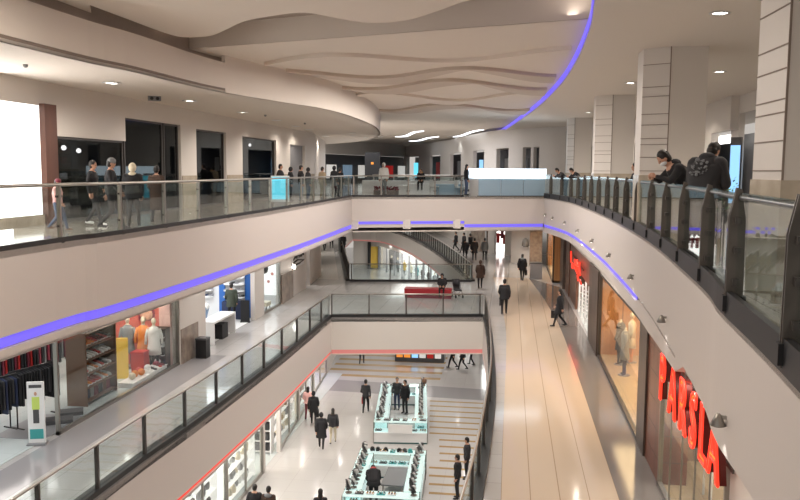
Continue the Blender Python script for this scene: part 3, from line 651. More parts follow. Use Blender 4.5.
# ---- racks and goods of the sports shop
def rack(x, y, rz, colors, label, n=16, L=1.5):
    t = empty('clothes_rack', (x, y, ZM+.015), rz, label, 'clothes rack')
    f = MB()
    for s_ in (-L/2, L/2): f.tube([(s_, 0, 0), (s_, 0, 1.5)], .02, 6); f.box(s_-.02, -.25, 0, s_+.02, .25, .03)
    f.tube([(-L/2, 0, 1.5), (L/2, 0, 1.5)], .02, 6); f.build('frame', 'black', t)
    for i in range(n):
        xx = -L/2+.08+(L-.16)*i/(n-1); g = MB(); w = random.uniform(.20, .26); b = random.uniform(.55, .8)
        g.add([(xx-.02, -w, 1.42), (xx+.02, -w, 1.42), (xx+.025, w, 1.42), (xx-.025, w, 1.42), (xx-.01, -.05, 1.49), (xx+.01, .05, 1.49),
               (xx-.03, -w*1.05, b), (xx+.03, -w*1.0, b), (xx+.03, w, b), (xx-.03, w*1.05, b)], [(6, 7, 1, 0), (7, 8, 2, 1), (8, 9, 3, 2), (9, 6, 0, 3), (0, 1, 4), (1, 2, 5, 4), (2, 3, 5), (3, 0, 4, 5), (6, 9, 8, 7)])
        o = g.build('garment', colors[i % len(colors)], None, (x, y, ZM+.015), rz); tag(o, 'garment hanging on the '+label, 'garment', 'garments on the '+label)
    return t
rack(-12.75, 19.75, 1.25, ['black_cloth', 'black_cloth', 'charcoal_cloth'], 'rack of black clothing just left of the window post')
rack(-13.0, 18.3, 1.25, ['black_cloth', 'charcoal_cloth', 'navy'], 'rack of dark clothing at the far left edge')
rack(-14.6, 21.6, .9, ['maroon', 'red', 'black_cloth', 'charcoal_cloth'], 'rack of dark and red clothing behind the black one')
rack(-14.6, 23.6, .9, ['maroon', 'charcoal_cloth', 'grey_cloth'], 'rack with maroon clothing behind the shoe shelf')
shoe = MB()
pr = [(-.13, .035, .045, .07), (-.12, .04, .05, .085), (-.04, .038, .045, .075), (.03, .042, .04, .05), (.09, .045, .035, .035), (.13, .03, .02, .02)]
vs = []
for yy, w, hh, top in pr: vs += [(-w, yy, 0), (w, yy, 0), (w*.8, yy, top), (-w*.8, yy, top)]
shoe.add(vs, [(4*i+k, 4*i+(k+1) % 4, 4*i+4+(k+1) % 4, 4*i+4+k) for i in range(5) for k in range(4)]+[(3, 2, 1, 0), (20, 21, 22, 23)], 0, False)
sole = MB(); sole.prism([(-.04, -.135), (.04, -.135), (.05, .09), (.03, .14), (-.03, .14), (-.05, .09)], -.02, 0); 
shoe_me = {c: shoe.mesh('shoe', c) for c in ['black', 'white', 'red', 'orange', 'grey', 'yellow', 'navy', 'maroon']}; sole_me = sole.mesh('sole', 'white')
def put_shoe(x, y, z, rz, c, label, group, s=1.2):
    o = inst('shoe', shoe_me[c], None, (x, y, z+.02*s), rz, (s, s, s)); tag(o, label, 'shoe', group); inst('sole', sole_me, o)
t, zs = shelf_unit(-12.3, 22.05, ZM+.015, 1.8, .62, 2.15, 6, PI/2, 'tall shoe shelf with a wide brown end panel in the sports shop window', 'brown')
for z in zs[1:-1]:
    for k in range(9):
        c = random.choice(['black', 'white', 'white', 'orange', 'grey', 'red', 'black', 'white'])
        put_shoe(-12.3, 21.28+k*.19, ZM+.015+z, -PI/2+random.uniform(-.2, .2), c, 'sports shoe on the brown ended shelf in the shop window', 'sports shoes on the brown shelf', 1.35)
for k in range(9):
    put_shoe(-12.3, 21.28+k*.19, ZM+.015+zs[-1], -PI/2, random.choice(['black', 'black', 'grey']), 'sports shoe on the top board of the brown ended shelf', 'sports shoes on top of the brown shelf', 1.4)
for k, c in enumerate(['maroon', 'navy', 'grey', 'maroon', 'black', 'brown', 'maroon']):
    q = MB(); q.box(-.12, -.09, 0, .12, .09, .32); q.tube([(-.06, 0, .34), (-.05, 0, .42), (.05, 0, .42), (.06, 0, .34)], .012, 5)
    tag(q.build('bag', c, None, (-12.3, 21.3+k*.245, ZM+.015+zs[0])), 'upright bag on the lowest board of the shoe shelf, %s from its brown panel' % ['first', 'second', 'third', 'fourth', 'fifth', 'sixth', 'seventh'][k], 'bag')
# second shelf on the end of the display
t, zs = shelf_unit(-11.9, 25.95, ZM+.015, .5, .35, 1.4, 5, 0, 'small shoe shelf at the pink end wall of the window display', 'dark_brown')
for z in zs[:-1]:
    for k in range(2):
        put_shoe(-12.02+k*.22, 25.92, ZM+.015+z, PI+random.uniform(-.2, .2), random.choice(['white', 'red', 'black', 'navy']), 'shoe on the small shelf by the pink end wall', 'shoes on the small end shelf')
# display plinth
q = MB(); q.box(-12.1, 23.2, ZM+.015, -11.6, 25.7, ZM+.17); tag(q.build('plinth', 'white_lit' if False else 'white', None), 'low white window plinth holding balls and shoes', 'plinth')
ball_me = {}
q = MB(); q.ball((0, 0, .115), .115)
for i, (x, y, c) in enumerate([(-11.85, 23.65, 'cream'), (-11.9, 23.95, 'orange'), (-11.8, 24.2, 'orange'), (-11.95, 24.35, 'red'), (-11.85, 24.75, 'white'), (-11.8, 25.3, 'maroon'), (-11.9, 25.6, 'white')]):
    o = q.build('ball', c, None, (x, y, ZM+.172)); tag(o, '%s sports ball on the window plinth, %s from the left' % (c, ['first', 'second', 'third', 'fourth', 'fifth', 'sixth', 'seventh'][i]), 'ball')
for k in range(7): put_shoe(-11.75+.0*k, 24.5+k*.2, ZM+.172, -PI/2, ['white', 'white', 'black', 'white', 'red', 'maroon', 'black'][k], 'shoe standing on the low window plinth', 'shoes on the window plinth')
q = MB(); q.box(-.22, -.2, 0, .22, .2, .75); q.box(-.24, -.22, .7, .24, .22, .76); tag(q.build('display_cube', 'red', None, (-12.25, 25.05, ZM+.015)), 'bright red display block among the mannequins', 'display block')
q = MB(); q.prism([(-.2, -.05), (.2, -.05), (.16, .05), (-.16, .05)], .0, 1.35); tag(q.build('hanging_towel', 'yellow', None, (-12.5, 24.3, ZM+.015), .3), 'tall mustard yellow cloth banner beside the shoe shelf', 'banner')
for i, (x, y, zz) in enumerate([(-14.2, 26.14, -3.4), (-13.35, 26.14, -3.3), (-12.5, 26.14, -3.4)]):
    q = MB(); q.box(-.3, -.02, -.5, .3, 0, .5); o = q.build('poster', ['pink_wall', 'brown', 'maroon'][i], None, (x, y, zz)); tag(o, 'portrait poster on the red display wall, %s' % ['left one', 'middle one', 'right one'][i], 'poster')
    q = MB(); q.ball((0, -.03, .15), .13, .01, .2); q.ball((0, -.03, -.28), .25, .01, .2); q.build('portrait', 'skin' if i != 1 else 'hair', o)
# banner stand outside
t = empty('banner_stand', (-11.6, 18.05, ZM), .3, 'slim white advertising stand with a figure picture before the sports shop', 'sign stand')
q = MB(); q.box(-.2, -.03, .05, .2, .03, 1.6); q.build('panel', 'plastic_white', t)
q = MB(); q.ball((0, -.032, 1.3), .035, .004, .05); q.box(-.09, -.036, .9, .09, -.031, 1.22, 1); q.box(-.07, -.036, .55, .07, -.031, .9, 2); q.box(-.16, -.036, .15, .16, -.031, .4, 3); q.box(-.15, -.036, 1.45, .15, -.031, 1.53, 2); q.build('picture', ['skin', 'lime', 'dark_grey', 'teal'], t)
q = MB(); q.box(-.22, -.16, 0, .22, .16, .05); q.build('base', 'grey', t)
# floor mat
q = MB(); q.box(-.7, -1.0, 0, .7, 1.0, .012); tag(q.build('door_mat', 'grey', None, (-12.3, 19.3, ZM+.015)), 'grey mat on the shop floor behind the window post', 'mat')
for i, (x, y) in enumerate([(-12.0, 19.7), (-12.1, 20.4)]):
    q = MB(); q.box(-.35, -.22, 0, .35, .22, .1); tag(q.build('low_box', 'dark_grey', None, (x, y, ZM+.03), .5), 'low dark flat box on the shop floor, %s one' % ('nearer' if i == 0 else 'farther'), 'box')
# bin
t = empty('litter_bin', (-11.05, 27.6, ZM), 0, 'black square litter bin against the stone clad pillar', 'bin')
q = MB(); q.box(-.2, -.2, 0, .2, .2, .68); q.build('body', 'black', t); q = MB(); q.box(-.21, -.21, .68, .21, .21, .74); q.box(-.1, -.1, .735, .1, .1, .742, 1); q.build('lid', ['dark_grey', 'grey'], t)
# white desk of the second shop
t = empty('desk', (-11.75, 30.9, ZM), 0, 'white waterfall desk with a black recess at the blue and white shop', 'desk')
q = MB(); q.box(-.3, -1.25, .82, .35, 1.25, .9); q.build('top', 'plastic_white', t)
for s_ in (-1.25, 1.17): q = MB(); q.box(-.3, s_, 0, .35, s_+.08, .82); q.build('side_panel', 'plastic_white', t)
q = MB(); q.box(-.3, -1.17, 0, -.25, 1.17, .82); q.build('back_panel', 'plastic_white', t)
q = MB(); q.box(-.2, -.3, 0, .3, .35, .6); tag(q.build('cabinet', 'black', None, (-11.75, 31.0, ZM)), 'black cabinet tucked under the white desk', 'cabinet')
# blue/white shoe wall
q = MB(); q.box(-16.8, 35.5, ZM+.01, -11.65, 35.65, -2.3); struct('wall_display', q, 'white')
for i, x in enumerate((-13.2, -11.95)):
    q = MB(); q.box(x-.14, 35.4, ZM+.015, x+.14, 35.5, -2.4); tag(q.build('wall_panel', 'blue_wall'), 'tall deep blue wall panel, %s of the two in the white shop' % ('left' if i == 0 else 'right'), 'panel')
wsh = MB(); wsh.box(-.45, -.15, 0, .45, .15, .03); wme = wsh.mesh('wall_shelf', 'white')
for xx in (-14.1, -12.58):
    for k in range(7):
        z = ZM+.95+k*.3
        o = inst('wall_shelf', wme, None, (xx, 35.33, z)); tag(o, 'white shelf of shoes on the %s white shoe wall' % ('left' if xx < -14 else 'middle'), 'shelf', 'white shoe wall shelves')
        for j in range(4): put_shoe(xx-.34+j*.23, 35.32, z+.032, PI/2, random.choice(['grey', 'white', 'black', 'grey', 'navy']), 'shoe on the white shoe wall between the blue panels', 'shoes on the white shoe wall')
for i, (xx, w) in enumerate([(-12.58, .45)]):
    q = MB(); q.box(-w, -.2, 0, w, .2, .8); tag(q.build('counter', 'navy', None, (xx, 35.1, ZM+.015)), 'dark blue low cupboard below the middle shoe wall', 'cupboard')
t = empty('standing_screen', (-11.75, 34.4, ZM), .35, 'small black standing board at the right end of the blue and white shop', 'sign stand')
q = MB(); q.box(-.2, -.04, .05, .2, .04, 1.0); q.build('board', 'black', t); q = MB(); q.box(-.22, -.12, 0, .22, .12, .05); q.build('base', 'black', t)
# poster window
q = MB(); q.box(-13.2, 39.1, ZM+.5, -11.7, 39.15, -2.6); o = q.build('poster', 'white_lit2'); tag(o, 'white lit poster of a dark haired woman with pink spots in the middle floor window', 'poster')
q = MB()
q.ball((-12.3, 39.09, -3.2), .15, .01, .2, mi=0); q.ball((-12.3, 39.08, -3.25), .09, .012, .13, mi=1); q.ball((-12.3, 39.09, -3.65), .2, .01, .25, mi=0)
for xx, zz in ((-12.7, -3.6), (-12.65, -4.1), (-12.0, -3.3), (-11.9, -3.9), (-12.1, -4.3)): q.ball((xx, 39.09, zz), .08, .01, .08, mi=3)
q.build('picture', ['hair', 'skin', 'white', 'pink_wall'], o)
shop_shell(-14, X-.3, 36.5, 39.3, ZM, -2.4, 'white', 'white', 'white'); area(-12.6, 37.8, -2.5, 1, 1.5, 60, COOL)
t = empty('lounge_chair', (-11.95, 37.7, ZM), PI/2, 'cream lounge chair in the poster window', 'chair')
q = MB(); q.box(-.35, -.3, .2, .35, .3, .4); q.build('seat', 'cream', t); q = MB(); q.bar((0, .25, .35), (0, .42, .95), .7, .1); q.build('backrest', 'cream', t)
for a in (-.3, .3):
    for b in (-.25, .25): q = MB(); q.box(a-.02, b-.02, 0, a+.02, b+.02, .2); q.build('leg', 'dark_metal', t)
# dark lettering on the white wall: hand drawn script strokes
t = empty('wall_sign', (X-.17, 42.9, -3.35), PI/2, 'dark illegible script lettering on the white wall beside the far walkway', 'sign')
q = MB()
for pth_ in [[(-1.1, .1), (-1.0, .45), (-.75, .4), (-.95, .15), (-.7, 0), (-1.05, -.15)], [(-.6, -.1), (-.45, .15), (-.35, -.1), (-.2, .12)], [(-.1, .45), (0, .1), (.08, -.1), (.2, .1)], [(.25, .45), (.32, .0), (.45, -.1)], [(.6, .15), (.6, -.1), (.75, 0), (.95, .15), (1.05, -.08)], [(-1.1, -.3), (-.2, -.22), (1.1, -.35), (.2, -.45), (-1.0, -.45)]]:
    q.tube([(a, -.03, b) for a, b in pth_], .045, 6)
q.build('lettering', 'dark_metal', t)
q = MB(); q.box(-1.3, -.01, -.6, 1.3, .01, .6); q.build('back_panel', 'white', t)
o = MB(); o.lathe([(.05, 0), (.08, .12), (.05, .2)], seg=10); tag(o.build('wall_lamp', 'lamp', None, (-11.45, 41.7, -3.95)), 'small lit lamp on the brown stone wall end', 'wall lamp')

# ------------------------------------------------------------------ middle floor, right shops
XR = 3.38
rw = MB()
rw.ribbon([(3.42, 4), (XR, 12), (XR, 30), (3.33, 35), (3.1, 47), (2.6, 55), (2.35, 59)], -2.35, -1.46, -.25)
rw.ribbon([(3.42, 2), (3.42, 12.4)], ZM, -1.46, -.25)
struct('wall_right', rw, 'white_paint')
def pillar(x0, y0, x1, y1, m, label, z0=ZM, z1=-2.30):
    q = MB(); q.box(x0, y0, z0, x1, y1, z1)
    for k in range(5): q.box(x0-.004, y0-.004, z0+.5+k*.6, x1+.004, y1+.004, z0+.515+k*.6, 1)
    tag(q.build('pillar', [m, 'dark_brown']), label, 'pillar')
pillar(XR-.05, 19.55, XR+.75, 20.6, 'dark_brown', 'dark brown wooden pillar left of the red lettering')
pillar(XR-.0, 17.75, XR+.6, 19.55, 'red_wood', 'reddish timber clad pier under the first red letter')
pillar(XR-.08, 30.2, XR+.7, 33.4, 'dark_brown', 'grey brown pillar left of the warm wooden window')
pillar(3.15, 47.4, 3.9, 50.0, 'dark_brown', 'dark brown pillar left of the small red sign')
pillar(3.3, 44.6, 3.9, 47.4, 'brown_wood', 'brown wooden pier beside the small red sign')
# warm window box
def warm(y0, y1, depth, xf, n1, lab, back='warm_wood', z1=-2.35):
    s = MB(); s.box(xf+depth, y0, ZM, xf+depth+.1, y1, z1); s.box(xf+.02, y1-.06, ZM, xf+depth, y1, z1); s.box(xf+.02, y0, ZM, xf+depth, y0+.06, z1)
    for k in range(int((y1-y0)/.6)): s.box(xf+depth-.015, y0+.3+k*.6, ZM, xf+depth, y0+.32+k*.6, z1, 1)
    s.box(xf+depth*.35, y1-.075, ZM, xf+depth*.35+.03, y1-.06, z1, 1); s.box(xf+depth*.7, y1-.075, ZM, xf+depth*.7+.03, y1-.06, z1, 1)
    struct('wall_display', s, [back, 'brown_wood'])
    f = MB(); f.box(xf+.05, y0, ZM, xf+depth, y1, ZM+.12); struct('floor', f, 'floor_gold')
    c = MB(); c.box(xf+.02, y0, z1, xf+depth, y1, z1+.05); struct('ceiling', c, 'white_paint')
    shopwin(xf, y0, y1, ZM, z1, lab, n1, fm='dark_metal')
    area(xf+depth*.5, (y0+y1)/2, z1-.06, depth*.6, (y1-y0)*.8, 30*(y1-y0), (1, .68, .36))
warm(20.7, 30.1, 2.3, XR+.02, 12, 'tall shop window with a warm wooden interior')
warm(50.1, 58.6, 2.0, 2.75, 13, 'far orange lit shop window')
# mannequins
man = MB()
man.lathe([(.09, .0), (.12, .05), (.14, .25), (.17, .45), (.19, .58), (.10, .66), (.05, .70), (.05, .76)], (0, 0, .85), 14, 0, 1, .62)
manb = man.mesh('torso', 'cream'); hd = MB(); hd.ball((0, 0, 1.70), .085, .095, .12); mhd = hd.mesh('head', 'cream')
def mannequin(x, y, z, rz, coat, label, headless=False, legs='black_cloth', h=1., bag=None):
    t = empty('mannequin', (x, y, z), rz, label, 'mannequin'); t.scale = (h, h, h)
    inst('torso', manb, t)
    if not headless: inst('head', mhd, t)
    q = MB(); q.lathe([(.24, .55), (.22, .8), (.19, 1.0), (.20, 1.2), (.215, 1.38), (.15, 1.48), (.07, 1.53)], (0, 0, 0), 16, 0, 1, .66)
    for s_ in (-1, 1): q.tube([(s_*.17, 0, 1.42), (s_*.25, .02, 1.2), (s_*.27, -.06, .92)], [.07, .055, .045], 8)
    q.build('coat', coat, t)
    for s_ in (-1, 1): q = MB(); q.tube([(s_*.09, 0, .9), (s_*.1, 0, .5), (s_*.11, 0, .06), (s_*.11, -.1, .03)], [.09, .065, .045, .03], 8); q.build('leg', legs, t)
    q = MB(); q.lathe([(.2, 0), (.2, .02), (.02, .03)], seg=14); q.build('base', 'grey', t)
    return t
mannequin(3.95, 28.5, ZM+.12, -PI/2-.6, 'charcoal_cloth', 'headless mannequin in a long dark jacket, left one in the warm window', True)
mannequin(3.9, 27.0, ZM+.12, -PI/2, 'grey_cloth', 'mannequin in a grey jacket at the right end of the warm window', True, 'black_cloth')
mannequin(4.4, 28.9, ZM+.12, -PI/2, 'cream_cloth', 'pale clothed mannequin behind the two in the warm window', False, 'orange')
mannequin(3.3, 52.6, ZM+.12, -PI/2, 'light_denim', 'mannequin in a pale blue top in the far orange window, left one', False)
mannequin(3.4, 51.4, ZM+.12, -PI/2, 'charcoal_cloth', 'mannequin in black in the far orange window, right one', False)
mannequin(-12.95, 25.6, ZM+.015, .3, 'grey_cloth', 'mannequin in grey by the yellow cloth in the red display', False, 'maroon')
mannequin(-12.4, 25.65, ZM+.015, .3, 'orange', 'mannequin in an orange shirt in the red display', False, 'black_cloth')
mannequin(-11.95, 25.5, ZM+.015, .4, 'white_cloth', 'mannequin in a white top at the right of the red display', False, 'black_cloth')
# small red sign shop
shop_shell_x = MB(); shop_shell_x.box(8.4, 33.5, ZM, 8.5, 44.6, -2.35); shop_shell_x.box(3.6, 44.5, ZM, 8.4, 44.6, -2.35); struct('wall_shop', shop_shell_x, 'brown_wood')
f = MB(); f.box(3.4, 33.5, ZM, 8.4, 44.5, ZM+.012); struct('floor', f, 'floor_shop')
area(5.5, 38, -2.4, 2, 6, 330, WARM)
q = MB(); q.box(3.36, 40.4, ZM, 3.46, 44.6, -2.35); struct('wall_display', q, 'brown_wood')
q = MB(); q.box(3.36, 33.5, -3.4, 3.44, 40.4, -2.35); struct('wall_display', q, 'red_wood')
t = empty('neon_sign', (3.2, 38.5, -3.1), 0, 'small illegible red glowing script sign over the middle right walkway', 'sign')
q = MB()
for pth_ in [[(3.6, .55), (3.55, -.1), (3.4, -.55), (2.6, -.5), (.5, -.62), (-1.2, -.75)], [(2.9, -.75), (2.4, -.95), (1.9, -.8)], [(1.3, .2), (.9, -.4), (.5, .25), (.2, -.4)], [(-.2, .5), (-.3, -.4), (-.9, -.3)], [(-1.4, .55), (-1.5, -.3), (-2.0, -.5)], [(-.6, -.9), (-1.2, -1.2), (-1.9, -1.0), (-2.4, -1.2)], [(1.0, -.1), (0, -.15), (-1.0, -.1)]]:
    q.tube([(0, a, b*.5+.1) for a, b in pth_], .04, 6)
q.build('neon_tube', 'red_neon', t); q = MB(); q.box(.06, -2.5, .1, .12, 3.7, .16); q.build('rail', 'dark_metal', t)
gt = MB()
for zz in (.25, .6, .95, 1.3): gt.box(-.02, -.4, zz, .02, .4, zz+.04)
for yy in (-.4, .37): gt.box(-.04, yy, 0, .04, yy+.05, 1.6)
gm = gt.mesh('security_gate', 'plastic_white')
for i, y in enumerate((34.6, 36.2, 37.8, 39.4)):
    o = inst('security_gate', gm, None, (3.6, y, ZM+.012), .3); tag(o, 'white security gate at the entrance below the small red sign, %s from the near pillar' % ['first', 'second', 'third', 'fourth'][i], 'security gate')
t, zs = shelf_unit(6.8, 40, ZM+.012, 3, .5, 2.0, 5, -PI/2, 'white goods shelf inside the small red sign shop', 'white')
# big red letters
def letters():
    t = empty('shop_sign', (3.18, 15.2, -3.25), 0, 'large red glowing letters PARSLA on the shop front at lower right', 'sign')
    ys = [16.5, 15.55, 14.6, 13.7, 13.0, 12.4]
    for ch, y in zip('PARSLA', ys):
        for off, ext, nm, m, bev in ((-.03, .0, 'letter_face', 'red_dark', 0.0), (0, 0, 'letter_tube', 'red_neon', .024), (0, 0, 'letter_core', 'orange_glow', .01)):
            c = bpy.data.curves.new(nm, 'FONT'); c.body = ch; c.size = 1.36; c.resolution_u = 4
            if nm == 'letter_face': c.extrude = .05; c.fill_mode = 'BOTH'
            else: c.fill_mode = 'NONE'; c.bevel_depth = bev; c.offset = -.055 if nm == 'letter_core' else 0; c.bevel_resolution = 1
            tmp = bpy.data.objects.new(nm, c); C.objects.link(tmp); bpy.context.view_layer.update()
            me = bpy.data.meshes.new_from_object(tmp.evaluated_get(bpy.context.evaluated_depsgraph_get())); C.objects.unlink(tmp); bpy.data.objects.remove(tmp)
            R_ = Matrix(((0, 0, -1, 0), (-1, 0, 0, 0), (0, 1, 0, 0), (0, 0, 0, 1)))
            me.transform(R_ @ Matrix.Scale(.72, 4, (1, 0, 0))); me.materials.clear(); me.materials.append(M[m])
            o = bpy.data.objects.new(nm, me); C.objects.link(o); o.parent = t; o.location = (.05 if nm == 'letter_face' else -.03, y-15.2+.3, 0)
        q = MB(); q.box(.08, y-15.2-.35, .2, .12, y-15.2+.28, .95)
    q = MB(); q.box(.13, -3.3, .25, .16, 1.4, .31); q.box(.13, -3.3, .75, .16, 1.4, .81); q.build('mounting_rail', 'dark_metal', t)
letters()
# red letter shop interior
q = MB(); q.box(8.8, 10, ZM, 8.9, 19.5, -2.3); struct('wall_shop', q, 'white_paint')
q = MB(); q.box(4.0, 19.35, ZM, 8.8, 19.5, -2.3); struct('wall_shop', q, 'brown_wood')
f = MB(); f.box(3.4, 10, ZM, 8.8, 19.4, ZM+.012); struct('floor', f, 'floor_gold')
q = MB(); q.box(3.4, 10, -2.3, 8.8, 19.5, -2.25); struct('ceiling', q, 'white_paint')
area(5.5, 14.5, -2.34, 2.5, 7, 260, WARM)
shopwin(XR+.02, 12.4, 17.75, ZM, -2.35, 'glass shopfront under the large red letters', 14, mull=4)
for i, y in enumerate((17.0, 15.2, 13.6)):
    t = empty('display_stand', (4.6, y, ZM+.012), 0, 'white framed display stand behind the red letters, %s' % ['left', 'middle', 'right'][i], 'display stand')
    q = MB(); q.box(-.4, -.35, .85, .4, .35, .92); q.build('top', 'white', t)
    for a in (-.38, .34):
        for b in (-.33, .29): q = MB(); q.box(a, b, 0, a+.04, b+.04, .85); q.build('leg', 'white', t)
# plants by the near pillar etc: ladder frame
t = empty('step_ladder', (3.75, 12.9, ZM+.012), 0, 'dark ladder frame behind the last red letter', 'ladder')
for a in (-.25, .25): q = MB(); q.box(-.02, a-.025, 0, .02, a+.025, 2.9); q.build('rail', 'black', t)
for k in range(8): q = MB(); q.box(-.02, -.25, .3+k*.33, .02, .25, .34+k*.33); q.build('rung', 'black', t)

# far end of the middle right walkway
q = MB(); q.box(1.5, 59.0, ZM, 2.4, 59.4, ZC); tag(q.build('pillar', 'stone_brown'), 'brown clad pillar at the far end of the middle right walkway', 'pillar')
q = MB(); q.prism([(.15, 60.4), (1.5, 59.2), (1.6, 59.6), (.25, 60.8)], ZM, ZC); struct('wall_back', q, 'white_paint')
q = MB(); q.ribbon([(-1.75, 66.5), (-1.2, 66.2)], ZM, ZC, .3); q.ribbon([(-.35, 65.6), (.2, 65.3)], ZM, ZC, .3); q.ribbon([(-1.2, 66.2), (-.35, 65.6)], -2.6, ZC, .3)
q.ribbon([(-12, 101), (-9.4, 95), (-7.0, 86), (-4.9, 78), (-3.4, 70.5)], ZM, ZC, -.3)
struct('wall_back', q, 'white_paint')
q = MB(); q.ribbon([(-3.3, 69.8), (-1.75, 67.5)], ZM, ZC, .3); tag(q.build('pillar', 'stone_brown'), 'wide brown clad wall section behind the far trio of walkers', 'pillar')
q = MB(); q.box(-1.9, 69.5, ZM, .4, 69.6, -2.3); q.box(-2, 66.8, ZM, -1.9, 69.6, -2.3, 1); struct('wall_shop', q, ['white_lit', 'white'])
for i, (x, z, c) in enumerate([(-1.3, -4.1, 'black'), (-.95, -4.3, 'red'), (-.6, -3.9, 'maroon'), (-1.1, -3.3, 'black'), (-.7, -3.2, 'red'), (-.4, -4.4, 'red')]):
    q = MB(); q.box(-.14, -.05, -.5, .14, .05, .35); q.box(-.22, -.04, .1, .22, .04, .3); tag(q.build('garment', c, None, (x, 69.2, z)), 'hung %s garment in the far bright shop, %s' % (c, ['lower left', 'lower centre', 'centre right', 'upper left', 'upper right', 'lower right'][i]), 'garment')
q = MB(); q.lathe([(.25, -.6), (.28, -.2), (.24, .1), (.12, .25), (.03, .3)], (0, 0, 0), 12, 0, 1, .5)
for s_ in (-1, 1): q.tube([(s_*.2, 0, .15), (s_*.33, 0, -.2), (s_*.33, 0, -.5)], .07, 8)
t = q.build('hanging_coat', 'grey_cloth', None, (1.2, 59.1, -3.7)); t.scale = (.7, .7, .75); tag(t, 'grey coat shape hanging on the white wall at the far end', 'coat')
t = empty('planter_box', (1.75, 51.8, ZM), 0, 'square dark grey planter box by the far white wall', 'planter')
q = MB(); q.box(-.38, -.38, 0, .38, .38, 1.0); q.build('body', 'grey', t); q = MB(); q.box(-.4, -.4, 1.0, .4, .4, 1.06); q.build('rim', 'dark_grey', t)

# red bench on the bridge
t = empty('bench', (-4.3, 43.0, ZM), 0, 'long red upholstered bench on the middle bridge', 'bench')
q = MB(); q.box(-1.25, -.35, .0, 1.25, .35, .2); q.build('plinth', 'maroon', t); q = MB(); q.box(-1.28, -.38, .22, 1.28, .38, .5); q.build('seat', 'red_leather', t); q = MB(); q.box(-1.28, -.385, .195, 1.28, .385, .225); q.build('trim_line', 'cream', t)
t = empty('pushchair', (-2.75, 43.3, ZM), .4, 'dark pushchair beside the person on the red bench', 'pushchair')
q = MB(); q.tube([(-.2, .35, .95), (-.2, .1, .6), (-.2, -.35, .12)], .015, 6); q.tube([(.2, .35, .95), (.2, .1, .6), (.2, -.35, .12)], .015, 6); q.tube([(-.2, .35, .95), (.2, .35, .95)], .015, 6); q.tube([(-.2, -.05, .45), (-.2, .3, .12)], .015, 6); q.tube([(.2, -.05, .45), (.2, .3, .12)], .015, 6); q.build('frame', 'black', t)
q = MB(); q.bar((0, -.25, .4), (0, .1, .42), .36, .06); q.bar((0, .1, .42), (0, .25, .85), .36, .06); q.build('seat', 'charcoal_cloth', t)
q = MB(); q.lathe([(.2, .7), (.2, .85), (.12, .98), (.01, 1.0)], (0, .12, 0), 12, 0, 1, 1); q.build('canopy', 'charcoal_cloth', t)
for a in (-.2, .2):
    for b in (-.35, .3): q = MB(); q.tube([(a-.015, b, .09), (a+.015, b, .09)], .09, 12); q.build('wheel', 'wheel', t)

# ------------------------------------------------------------------ upper bridge: glowing kiosk and seating
t = empty('kiosk', (-.2, 44.3, 0), .34, 'long kiosk with glowing white top band and blue glass panels on the upper bridge', 'kiosk')
q = MB(); q.box(-1.7, -.25, .98, 2.2, 1.6, 1.52); q.build('light_band', 'kiosk_glow', t)
for k in range(3): q = MB(); q.box(-1.65+k*1.28, -.2, .04, -1.65+k*1.28+1.25, -.15, .96); q.build('front_panel', 'kiosk_panel', t)
q = MB(); q.box(-1.65, -.14, 0, 2.15, 1.55, .97); q.build('body', 'white', t)
q = MB()
q.box(-1.7, -.22, -.0, 2.2, -.1, .05); q.build('plinth', 'dark_metal', t)
for i, (x, y, w, h, m, lb) in enumerate([(-5.1, 46.6, .8, .62, 'white', 'white seating block by the sitting person on the bridge'), (-3.5, 46.8, .75, .6, 'kiosk_panel', 'pale blue seating block left of the kiosk'), (-6.0, 47.2, .5, .5, 'white', 'smaller white block at the left of the bridge seating')]):
    q = MB(); q.box(-w, -.4, 0, w, .4, h*.8); q.box(-w-.02, -.42, h*.8+.02, w+.02, .42, h); q.box(-w+.03, -.37, h*.79, w-.03, .37, h*.85); tag(q.build('seat_block', m, None, (x, y, 0)), lb, 'seat')
for i, (x, y) in enumerate([(-4.35, 46.2), (-2.9, 46.0), (-2.75, 47.2)]):
    t = empty('cafe_chair', (x, y, 0), random.uniform(0, 6), 'small light cafe chair near the kiosk, %s one' % ['left', 'middle', 'right'][i], 'chair')
    q = MB(); q.box(-.2, -.2, .43, .2, .2, .47); q.build('seat', 'cyan_screen' if False else 'white', t); q = MB(); q.box(-.2, .17, .5, .2, .2, .85); q.build('backrest', 'white', t)
    for a in (-.18, .16):
        for b in (-.18, .16): q = MB(); q.box(a, b, 0, a+.02, b+.02, .43); q.build('leg', 'steel', t)
t = empty('planter_box', (-7.0, 45.2, 0), 0, 'low planter with dark red flowers beside the white clothed figure', 'planter')
q = MB(); q.box(-.7, -.2, 0, .7, .2, .25); q.build('body', 'dark_brown', t)
f = MB()
for i in range(160):
    c = Vector((random.uniform(-.68, .68), random.uniform(-.2, .2), random.uniform(.24, .45))); f.ball(c, .05, .05, .04, 5, 3, random.choice([0, 0, 1]))
f.build('flowers', ['maroon', 'brown'], t)
q = MB(); q.box(-9.2, 49.5, .0, -3.4, 50.1, .75); tag(q.build('low_wall', 'white', None), 'long low white wall behind the seating on the bridge', 'low wall')
for i, (x, y, m, lb) in enumerate([(-12.6, 73, 'black', 'tall black totem left of the white clothed figure')]):
    q = MB(); q.box(-.7, -.1, 0, .7, .1, 3.0); q.box(-.8, -.15, 0, .8, .15, .1); q.box(-.12, -.12, 1.9, .12, -.1, 2.1, 1); tag(q.build('totem', [m, 'orange_glow'], None, (x, y, 0)), lb, 'totem')

